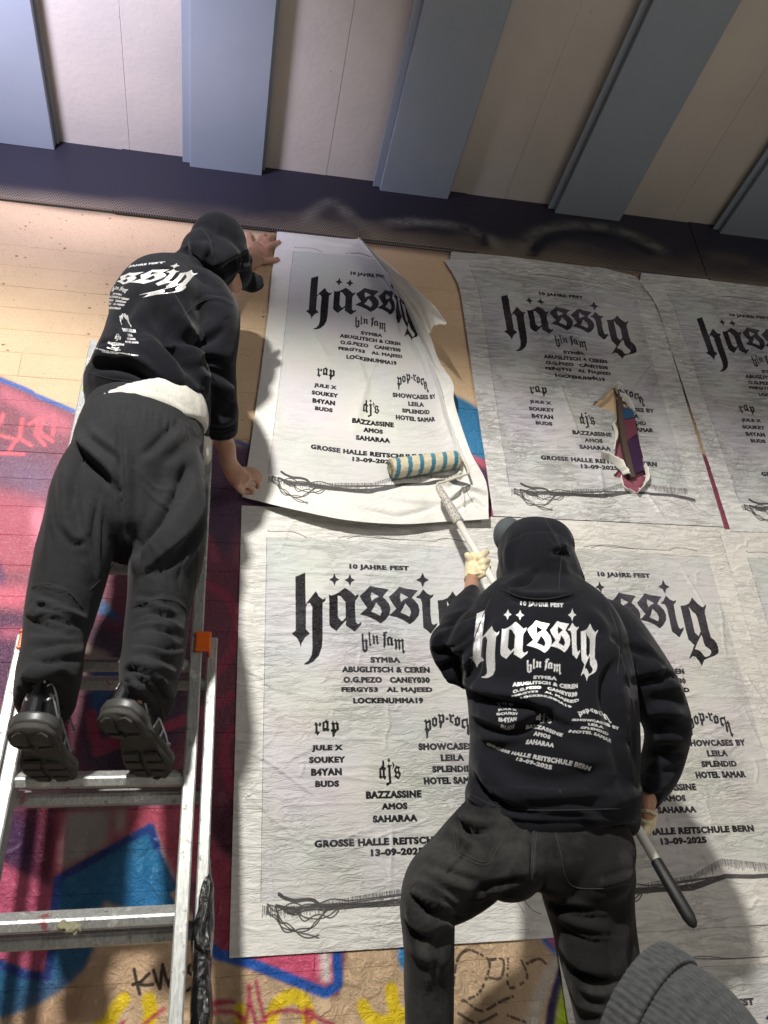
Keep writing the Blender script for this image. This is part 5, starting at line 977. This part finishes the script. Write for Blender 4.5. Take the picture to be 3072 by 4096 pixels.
    lc.append(tube([on_up(.38, .5), np.array(on_up(.36, .62))+[0, 0, .012], np.array(on_up(.34, .80))+[.015, 0, .01], np.array(on_up(.36, .95))+[.03, 0, 0]], .0024, 6))
    link('shoe_lace', mesh(*join(lc)), BLK, up)
    # heel tab
    Vt = [on_up(.0, t_) for t_ in (.38, .5, .62)]
    link('heel_tab', mesh(*tube([on_up(.004, th) for th in (.30, .4, .5, .6, .70)], .0055, 6, .5)), SILV, up)
def up_from(h_, t_): return (0, 0, 1)
sL = empty('left_shoe'); sL.parent = man1; sR = empty('right_shoe'); sR.parent = man1
for s_, h_, t_, ow in ((sL, at(110, 2935, .625), at(212, 3118, .405), 1), (sR, at(452, 2872, .610), at(606, 3098, .41), -1)):
    n0 = set(COL.objects)
    shoe(s_, h_+np.array([0, 0, .002]), t_, (0, -.28, 1), 1.12, ow)
# ================================================================= lamp housing and an added light-cutting plate (above and behind the frame)
AL = mat('scuffed_aluminium', (.50, .51, .50), .42, .35); t = NT(AL); geo = t.n('NewGeometry'); pos = geo.outputs['Position']
s1 = t.noise(t.map(pos, (60, 60, 5)), 3, 5, .7); s2 = t.noise(pos, 45, 5, .75)
c = t.mix(t.ramp(s1, [(.35, 0), (.65, 1)]), (.30, .31, .30), (.50, .51, .50))
c = t.mix(t.ramp(s2, [(.60, 0), (.68, .85)]), c, (.12, .11, .10)); c = t.mix(t.ramp(t.noise(pos, 19, 4, .6), [(.66, 0), (.70, .8)]), c, (.35, .06, .08))
c = t.mix(t.ramp(t.noise(t.map(pos, (1, 1, 1), (1, 2, 3)), 24, 4, .7), [(.60, 0), (.66, .7)]), c, (.75, .74, .68))
t.l(c, t.b.inputs['Base Color']); t.l(t.ramp(s2, [(.3, .30), (.7, .55)]), t.b.inputs['Roughness']); t.bump(s1, .0012, .4)
DK = mat('dark_powder_coat', (.03, .03, .032), .5)
fl = empty('flood_light', (-.74, -3.3, 3.45), label='work lamp hung under the ceiling behind the camera, with an added light-cutting plate', category='lamp')
bm = bmesh.new(); add_box(bm, -.89, -.59, -3.47, -3.36, 3.34, 3.56, .01); link('lamp_housing', bm_mesh(bm), DK, fl)
V = [(-2.0, -2.40, 3.52), (.5, -2.40, 3.06), (.5, -2.42, 3.06), (-2.0, -2.42, 3.52), (-2.0, -2.40, 3.655), (.5, -2.40, 3.655), (.5, -2.42, 3.655), (-2.0, -2.42, 3.655)]  # added unseen plate, tilted to dim the upper wall and right posters
link('light_blocker', mesh(V, [(0, 1, 5, 4), (1, 2, 6, 5), (2, 3, 7, 6), (3, 0, 4, 7), (4, 5, 6, 7), (3, 2, 1, 0)], False), DK, fl)

# ================================================================= ladder
lad = empty('ladder', (-.22, -.59, 0), label='scuffed aluminium extension ladder leaning on the wall under the man on the left', category='ladder')
ly = lambda z: -(.12+(2.6-z)*.18)
def rail(x0, x1, dy, za, zb, name='rail'):
    "C-section rail: web with two flanges, following the lean"
    prof = [(x0, -.030), (x0+.003, -.033), (x1-.003, -.033), (x1, -.030), (x1, .030), (x1-.003, .033), (x0+.003, .033), (x0, .030)]
    V = []; zs = np.linspace(za, zb, 12)
    for z in zs: V += [(x, ly(z)+dy+y, z) for x, y in prof]
    n = 8; F = [(i*n+k, i*n+(k+1) % n, (i+1)*n+(k+1) % n, (i+1)*n+k) for i in range(11) for k in range(n)]+[tuple(range(n))[::-1], tuple(88+k for k in range(n))]
    return link(name, mesh(V, F, False), AL, lad)
XL, XR = -.417, -.013
rail(XL, XL+.028, 0, 0.32, 2.60); rail(XR-.028, XR, 0, 0.32, 2.60)
rail(XL-.040, XL-.015, .052, 0.0, 1.535); rail(XR+.012, XR+.037, .052, 0.0, 1.535)
def rung_mesh(w):
    ridge = []
    A = np.array([.010, .021]); B = np.array([-.019, .001]); nrm = np.array([-.57, .82]); K = 8
    for k in range(K):
        for s, h_ in ((.1, 1), (.55, 1), (.65, 0), (.98, 0)): ridge.append(A+(B-A)*((k+s)/K)+nrm*(.0016*h_))
    P = ridge+[np.array(p) for p in ((-.020, -.004), (-.010, -.017), (.006, -.017), (.016, -.006), (.016, .016))]
    n = len(P); V = [(x, p[0], p[1]) for x in (0, w) for p in P]
    return mesh(V, [tuple(range(n)), tuple(2*n-1-k for k in range(n))]+[(k, n+k, n+(k+1) % n, (k+1) % n) for k in range(n)], False)
RM1 = rung_mesh(XR-XL-.052); RM2 = rung_mesh(XR-XL+.030)
for i in range(8):
    z = 1.168+.28*(i-3)
    if z < 2.55:
        o = link('rung', RM1, AL if i == 0 else None, lad); o.location = (XL+.026, ly(z)-.004, z); o.rotation_euler.x = -.10
    if i < 5: o = link('rung', RM2, AL if i == 0 else None, lad); o.location = (XL-.016, ly(z-.028)+.055, z-.028); o.rotation_euler.x = -.10
ORG = mat('orange_plastic', (.85, .15, .012), .42); t = NT(ORG); t.l(t.mix(t.ramp(t.noise(None, 16, 4, .7), [(.5, 0), (.7, .6)]), (.86, .15, .012), (.45, .09, .02)), t.b.inputs['Base Color'])
for x0, x1 in ((XL-.020, XL+.010), (XR-.018, XR+.020)):
    bm = bmesh.new(); zc = 1.502; y = ly(zc)
    add_box(bm, x0, x1, y-.042, y-.034, zc-.026, zc+.024, .004); add_box(bm, x0 if x0 < -.2 else x1-.006, x0+.006 if x0 < -.2 else x1, y-.034, y+.03, zc-.024, zc+.022, .002)
    add_box(bm, x0-.001, x1+.001, y-.046, y-.034, zc+.014, zc+.024, .003); add_box(bm, x0-.001, x1+.001, y-.046, y-.034, zc-.030, zc-.020, .003)
    for v in bm.verts: v.co.y += (zc-v.co.z)*-.18
    link('guide_clip', bm_mesh(bm, False), ORG, lad)
LIME = mat('lime_paint', (.30, .62, .03), .5); q = at(318, 1548, .0)
v, f = tube([(XL+.010, ly(2.38)-.034, 2.385), (XL+.013, ly(2.37)-.0345, 2.372), (XL+.012, ly(2.35)-.034, 2.358)], [.004, .008, .004], 7, .2); link('paint_splash', mesh(v, f), LIME, lad)
rv = []
GL_ = mat('paste_lump', (.42, .40, .26), .35); t = NT(GL_); t.bump(t.noise(None, 60, 4, .7), .006, .8)
a = mesh(*join([ball(282, 3712, .435, 26, .010, rv=16), ball(262, 3700, .437, 14, .008, rv=12), ball(300, 3722, .435, 14, .008, rv=9)]))
link('paste_lump', sculpt(remesh([ball(282, 3710, .455, 38, .014, rv=15), ball(250, 3702, .455, 16, .010, rv=14), ball(305, 3722, .455, 18, .010, rv=10)], .0025, 1), [], .004, (160, 160, 160), 2), GL_, label='dried greenish lump of paste stuck on the lowest visible rung', category='paste')
# black plastic film wound round the ladder foot
FILM = mat('black_plastic_film', (.006, .006, .007), .16); t = NT(FILM); geo = t.n('NewGeometry')
p = t.bump(t.noise(t.map(geo.outputs['Position'], (1, 1, .22)), 75, 4, .6, 1.5), .007, .9)
sf = [([(838, 3440), (810, 3560), (790, 3690)], 8, .006, 1), ([(845, 3500), (835, 3600), (800, 3760)], 7, .006, -1), ([(780, 3700), (800, 3790), (835, 3830)], 8, .008, 1), ([(790, 3860), (820, 3800), (832, 3720)], 7, .006, -1), ([(780, 3960), (810, 3900), (820, 3860)], 7, .006, 1), ([(795, 3900), (800, 4000), (790, 4096)], 8, .006, 0), ([(825, 3940), (822, 4040), (826, 4100)], 7, .006, 0)]
film = sculpt(remesh([loft([(837, 3425, .34, 5, .012), (828, 3520, .355, 22, .036), (818, 3620, .37, 33, .043), (812, 3720, .385, 40, .046), (808, 3830, .40, 36, .044), (806, 3930, .42, 32, .044), (808, 4020, .435, 38, .046), (806, 4110, .45, 38, .045), (800, 4400, .50, 34, .04), (795, 4700, .54, 30, .03)], 20, 6)], .0042, 3), sf, .0035, (40, 40, 12), 5)
link('plastic_film', film, FILM, label='torn black plastic film wound round the right foot of the ladder', category='plastic film')

# ================================================================= roller
rol = empty('paint_roller', tuple(at(1749, 1941, .10)), label='paste roller on a long white pole, its sleeve striped cream and teal', category='paint roller')
FUR = mat('striped_roller_fleece', (.7, .62, .42), .95); t = NT(FUR)
sp = t.n('SeparateXYZ'); t.l(t.co.outputs['UV'], sp.inputs[0])
wob = t.math('MULTIPLY', t.math('SUBTRACT', t.noise(t.co.outputs['UV'], 26, 3, .6), .5), .035)
ph = t.math('FRACT', t.math('ADD', t.math('MULTIPLY', t.math('ADD', sp.outputs[0], wob), 6.0), t.math('ADD', t.math('MULTIPLY', sp.outputs[1], 1.0), .42)))
st = t.math('LESS_THAN', ph, .36)
c = t.mix(st, (.74, .66, .47), (.03, .22, .33)); c = t.mix(1.0, c, t.ramp(t.noise(t.co.outputs['UV'], 120, 3, .7), [(.3, .66), (.7, 1.2)]), 'MULTIPLY'); t.l(c, t.b.inputs['Base Color'])
t.b.inputs['Sheen Weight'].default_value = .4; geo = t.n('NewGeometry'); t.bump(t.noise(geo.outputs['Position'], 420, 4, .8), .004, .9)
ra, rb = at(1562, 1876, .052), at(1838, 1836, .052); ax = (rb-ra); Lr = np.linalg.norm(ax); ax /= Lr
e1 = np.cross(ax, [0, 1, 0]); e1 /= np.linalg.norm(e1); e2 = np.cross(ax, e1)
nr, nc = 70, 60; V = []; UVr = []
for i in range(nr+1):
    s = i/nr
    for k in range(nc):
        a = 2*math.pi*k/nc; r = .0345-.0045*s; r *= (1-.5*max(0, (s-.94)/.06)**2)*(1-.12*max(0, (.04-s)/.04))
        r += .0012*float(noise(s*46, k*.9, 0, 5))+.0008*float(noise(s*90, k*1.9, 0, 6))+(.002*float(noise(k*.9, 3, 0, 8)) if s < .05 else 0)
        V.append(ra+ax*(s*Lr+(.003*float(noise(k*1.3, 1, 0, 4)) if i == 0 else 0))+e1*r*math.cos(a)+e2*r*math.sin(a)); UVr.append((s, a/(2*math.pi)))
F = [(i*nc+k, i*nc+(k+1) % nc, (i+1)*nc+(k+1) % nc, (i+1)*nc+k) for i in range(nr) for k in range(nc)]
me = mesh(V, F); ul = me.uv_layers.new(name='UVMap')
for pl in me.polygons:
    for li in pl.loop_indices:
        u, v_ = UVr[me.loops[li].vertex_index]
        if (pl.index % nc) == nc-1 and v_ < .5: v_ += 1
        ul.data[li].uv = (u, v_)
link('sleeve', me, FUR, rol)
V = []; F = []; UVn = []
for _ in range(5200):                                              # the nap standing off the sleeve, matted with paste
    s_ = rng.uniform(0, 1)**1.05; a = rng.uniform(0, 2*math.pi); r = (.0345-.0045*s_)*(1-.5*max(0, (s_-.94)/.06)**2); dr = e1*math.cos(a)+e2*math.sin(a)
    p0 = ra+ax*(s_*Lr)+dr*(r-.0015); l_ = rng.uniform(.002, .0052); tip = p0+dr*l_+ax*rng.normal(0, .0022)+np.cross(ax, dr)*rng.normal(0, .0022); w_ = ax*.0006+np.cross(ax, dr)*rng.normal(0, .0006)
    if s_ < .03: tip = tip-ax*.004
    b_ = len(V); V += [p0-w_, p0+w_, tip]; F.append((b_, b_+1, b_+2)); UVn += [(s_, a/(2*math.pi))]*3
me = mesh(V, F); ul = me.uv_layers.new(name='UVMap'); ul.data.foreach_set('uv', np.array(UVn).ravel())
o = link('nap', me, FUR, rol); o['kind'] = 'stuff'
CORE = mat('crusty_core', (.45, .38, .14), .8); t = NT(CORE); t.l(t.mix(t.ramp(t.noise(None, 90, 3, .7), [(.4, 0), (.6, 1)]), (.62, .55, .36), (.20, .15, .06)), t.b.inputs['Base Color']); t.bump(t.noise(None, 80, 4, .7), .006, .8)
V = [ra+ax*.001]; cf = []
for j, (rr, o_) in enumerate(((.008, .002), (.016, -.003), (.026, -.001), (.033, .003))):
    for k in range(20):
        a = 2*math.pi*k/20; V.append(ra+ax*(o_+.0015*float(noise(k, j*3.3, 0, 2)))+(e1*math.cos(a)+e2*math.sin(a))*rr)
cf = [(0, 1+(k+1) % 20, 1+k) for k in range(20)]+[(1+j*20+k, 1+j*20+(k+1) % 20, 1+(j+1)*20+(k+1) % 20, 1+(j+1)*20+k) for j in range(3) for k in range(20)]
link('sleeve_end', mesh(V, cf), CORE, rol)
V, F = tube([ra-ax*.001+(e1*math.cos(a)+e2*math.sin(a))*.021 for a in np.linspace(0, 6.2832, 24)], .0022, 6); link('core_ring', mesh(V, F), mat('dark_teal_core', (.01, .06, .09), .6), rol)
WIRE = mat('pasted_wire', (.66, .62, .50), .6); t = NT(WIRE); t.bump(t.noise(None, 120, 3, .7), .003, .8)
wp = [rb-ax*.01, rb+ax*.006, at(1850, 1838, .055), at(1862, 1856, .07), at(1874, 1888, .085), at(1868, 1896, .09), at(1825, 1910, .095), at(1780, 1926, .10), at(1754, 1932, .10), at(1748, 1940, .10), at(1751, 1958, .105)]
v, f = tube(catmull(wp, 4), .0042, 8); link('wire_frame', mesh(v, f), WIRE, rol)
pA, pB = at(1749, 1941, .10), at(2780, 3710, .60); pl_ = lambda s: pA+(pB-pA)*s
GRIP = mat('blue_grip_with_paste', (.02, .05, .30), .5); t = NT(GRIP); t.l(t.mix(t.ramp(t.noise(None, 34, 5, .75, .5), [(.46, 0), (.50, 1)]), (.016, .04, .26), (.70, .65, .46)), t.b.inputs['Base Color']); t.bump(t.noise(None, 34, 5, .75, .5), .004, .6)
v, f = tube([pl_(s) for s in (.004, .012, .03, .07, .105, .128, .131)], [.008, .012, .0125, .0145, .0165, .0175, .013], 16); link('handle', mesh(v, f), GRIP, rol)
POLE = mat('white_pole_enamel', (.74, .72, .66), .25)
v, f = tube([pl_(s) for s in (.13, .3, .5, .7, .9)], .0108, 20); link('pole', mesh(v, f), POLE, rol)
BG = mat('black_rubber_grip', (.008, .008, .009), .5); t = NT(BG); t.bump(t.noise(None, 60, 3, .6), .001, .5)
v, f = tube([pl_(s) for s in (.90, .902, .95, .985, .995, 1.0)], [.0112, .0128, .0136, .0136, .010, .004], 20); link('end_grip', mesh(v, f), BG, rol)
v, f = tube([at(1839, 2102, .158)+np.array([0, -.012, 0]), at(1836, 2098, .158)+np.array([0, -.014, 0])], .003, 6)
link('button', mesh(v, f), BG, rol)

# ================================================================= the third person's head in a ribbed beanie, close to the camera
WOOL = mat('grey_ribbed_wool', (.065, .068, .070), .95); t = NT(WOOL); uvn = t.co.outputs['UV']
sp = t.n('SeparateXYZ'); t.l(uvn, sp.inputs[0])
c = t.mix(t.ramp(t.noise(t.map(uvn, (190, 60, 1)), 1, 2, .6), [(.3, 0), (.7, 1)]), (.024, .0255, .027), (.060, .063, .065)); t.l(c, t.b.inputs['Base Color'])
t.b.inputs['Sheen Weight'].default_value = .15
kn = t.math('SINE', t.math('MULTIPLY', sp.outputs[1], 340.0)); p = t.bump(kn, .0015, .5); p = t.bump(t.noise(t.map(uvn, (400, 300, 1)), 1, 2, .7), .001, .6, p)
HC = at(2592, 4195, 1.13)                                         # centre of the head at the cuff
F_ = CM[2]; RT = CM[0]; UPc = CM[1]
axis = RT*.66-UPc*.20-F_*.72; axis /= np.linalg.norm(axis); HC = at(2655, 4125, .95)-axis*.034
ex = UPc-axis*(UPc@axis); ex /= np.linalg.norm(ex); ey = np.cross(axis, ex)
def revolve(prof, ribs, amp, ncol=360, ecc=1.0, fade=None):
    V = []; U_ = []; n = len(prof); L = 0; Ls = [0]
    for i in range(1, n): L += math.hypot(prof[i][0]-prof[i-1][0], prof[i][1]-prof[i-1][1]); Ls.append(L)
    for i, (s, r) in enumerate(prof):
        a = amp*(1 if fade is None else fade(i/(n-1)))
        for k in range(ncol):
            th = 2*math.pi*k/ncol; rr = r+a*math.cos(ribs*th)*(r > .02)+.0022*float(FN[k % ncol, i % 64])
            V.append(HC+axis*s+ex*rr*math.cos(th)+ey*rr*ecc*math.sin(th)); U_.append((k/ncol, Ls[i]))
    F = [(i*ncol+k, i*ncol+(k+1) % ncol, (i+1)*ncol+(k+1) % ncol, (i+1)*ncol+k) for i in range(n-1) for k in range(ncol)]
    me = mesh(V, F); ul = me.uv_layers.new(name='UVMap'); li = np.empty(len(me.loops), int); me.loops.foreach_get('vertex_index', li); UU = np.array(U_)[li].reshape(-1, 4, 2)
    w_ = (UU[:, :, 0].max(1)-UU[:, :, 0].min(1)) > .5; UU[w_, :, 0] = np.where(UU[w_, :, 0] < .5, UU[w_, :, 0]+1, UU[w_, :, 0]); ul.data.foreach_set('uv', UU.reshape(-1)); return me
kk, ii = np.meshgrid(np.arange(360), np.arange(64), indexing='ij'); FN = noise(np.cos(kk/360*6.283)*2.2, np.sin(kk/360*6.283)*2.2, ii*.09, 12)+.4*noise(np.cos(kk/360*6.283)*5, np.sin(kk/360*6.283)*5, ii*.22, 13)
headp = remesh([ball(2600, 4300, .93, 225, .09, rv=240), loft([(2600, 4350, .95, 130, .065), (2600, 4700, 1.0, 125, .06), (2600, 5000, 1.20, 330, .10), (2620, 5600, 1.24, 520, .14), (2640, 6400, 1.26, 480, .13)], 18)], .008, 4)
man3 = link('person', headp, SKIN, label='person in a ribbed grey beanie at the lower right corner, closest to the camera', category='person')
crown = [(.030, .104), (.045, .1065), (.06, .107), (.075, .106), (.095, .103), (.115, .097), (.135, .088), (.155, .077), (.172, .065), (.188, .052), (.20, .040), (.209, .028), (.214, .016), (.216, .006)]
crown = [(p[0], p[1]) for p in catmull([np.array(p) for p in crown], 3)]
be = link('beanie', revolve(crown, 72, .0008), WOOL, man3)
cuff = [(-.012, .100), (-.016, .106), (-.014, .1115), (-.006, .1135), (.004, .1145), (.016, .1145), (.026, .1135), (.033, .1105), (.034, .106), (.028, .103)]
cuff = [(p[0], p[1]) for p in catmull([np.array(p) for p in cuff], 3)]
link('beanie_cuff', revolve(cuff, 60, .0012), WOOL, man3)

# alike things share a group
for o in list(COL.objects):
    if o.get('category') == 'poster': o['group'] = 'event posters pasted on the wall'
    if o.get('category') == 'person': o['group'] = 'people putting up the posters'
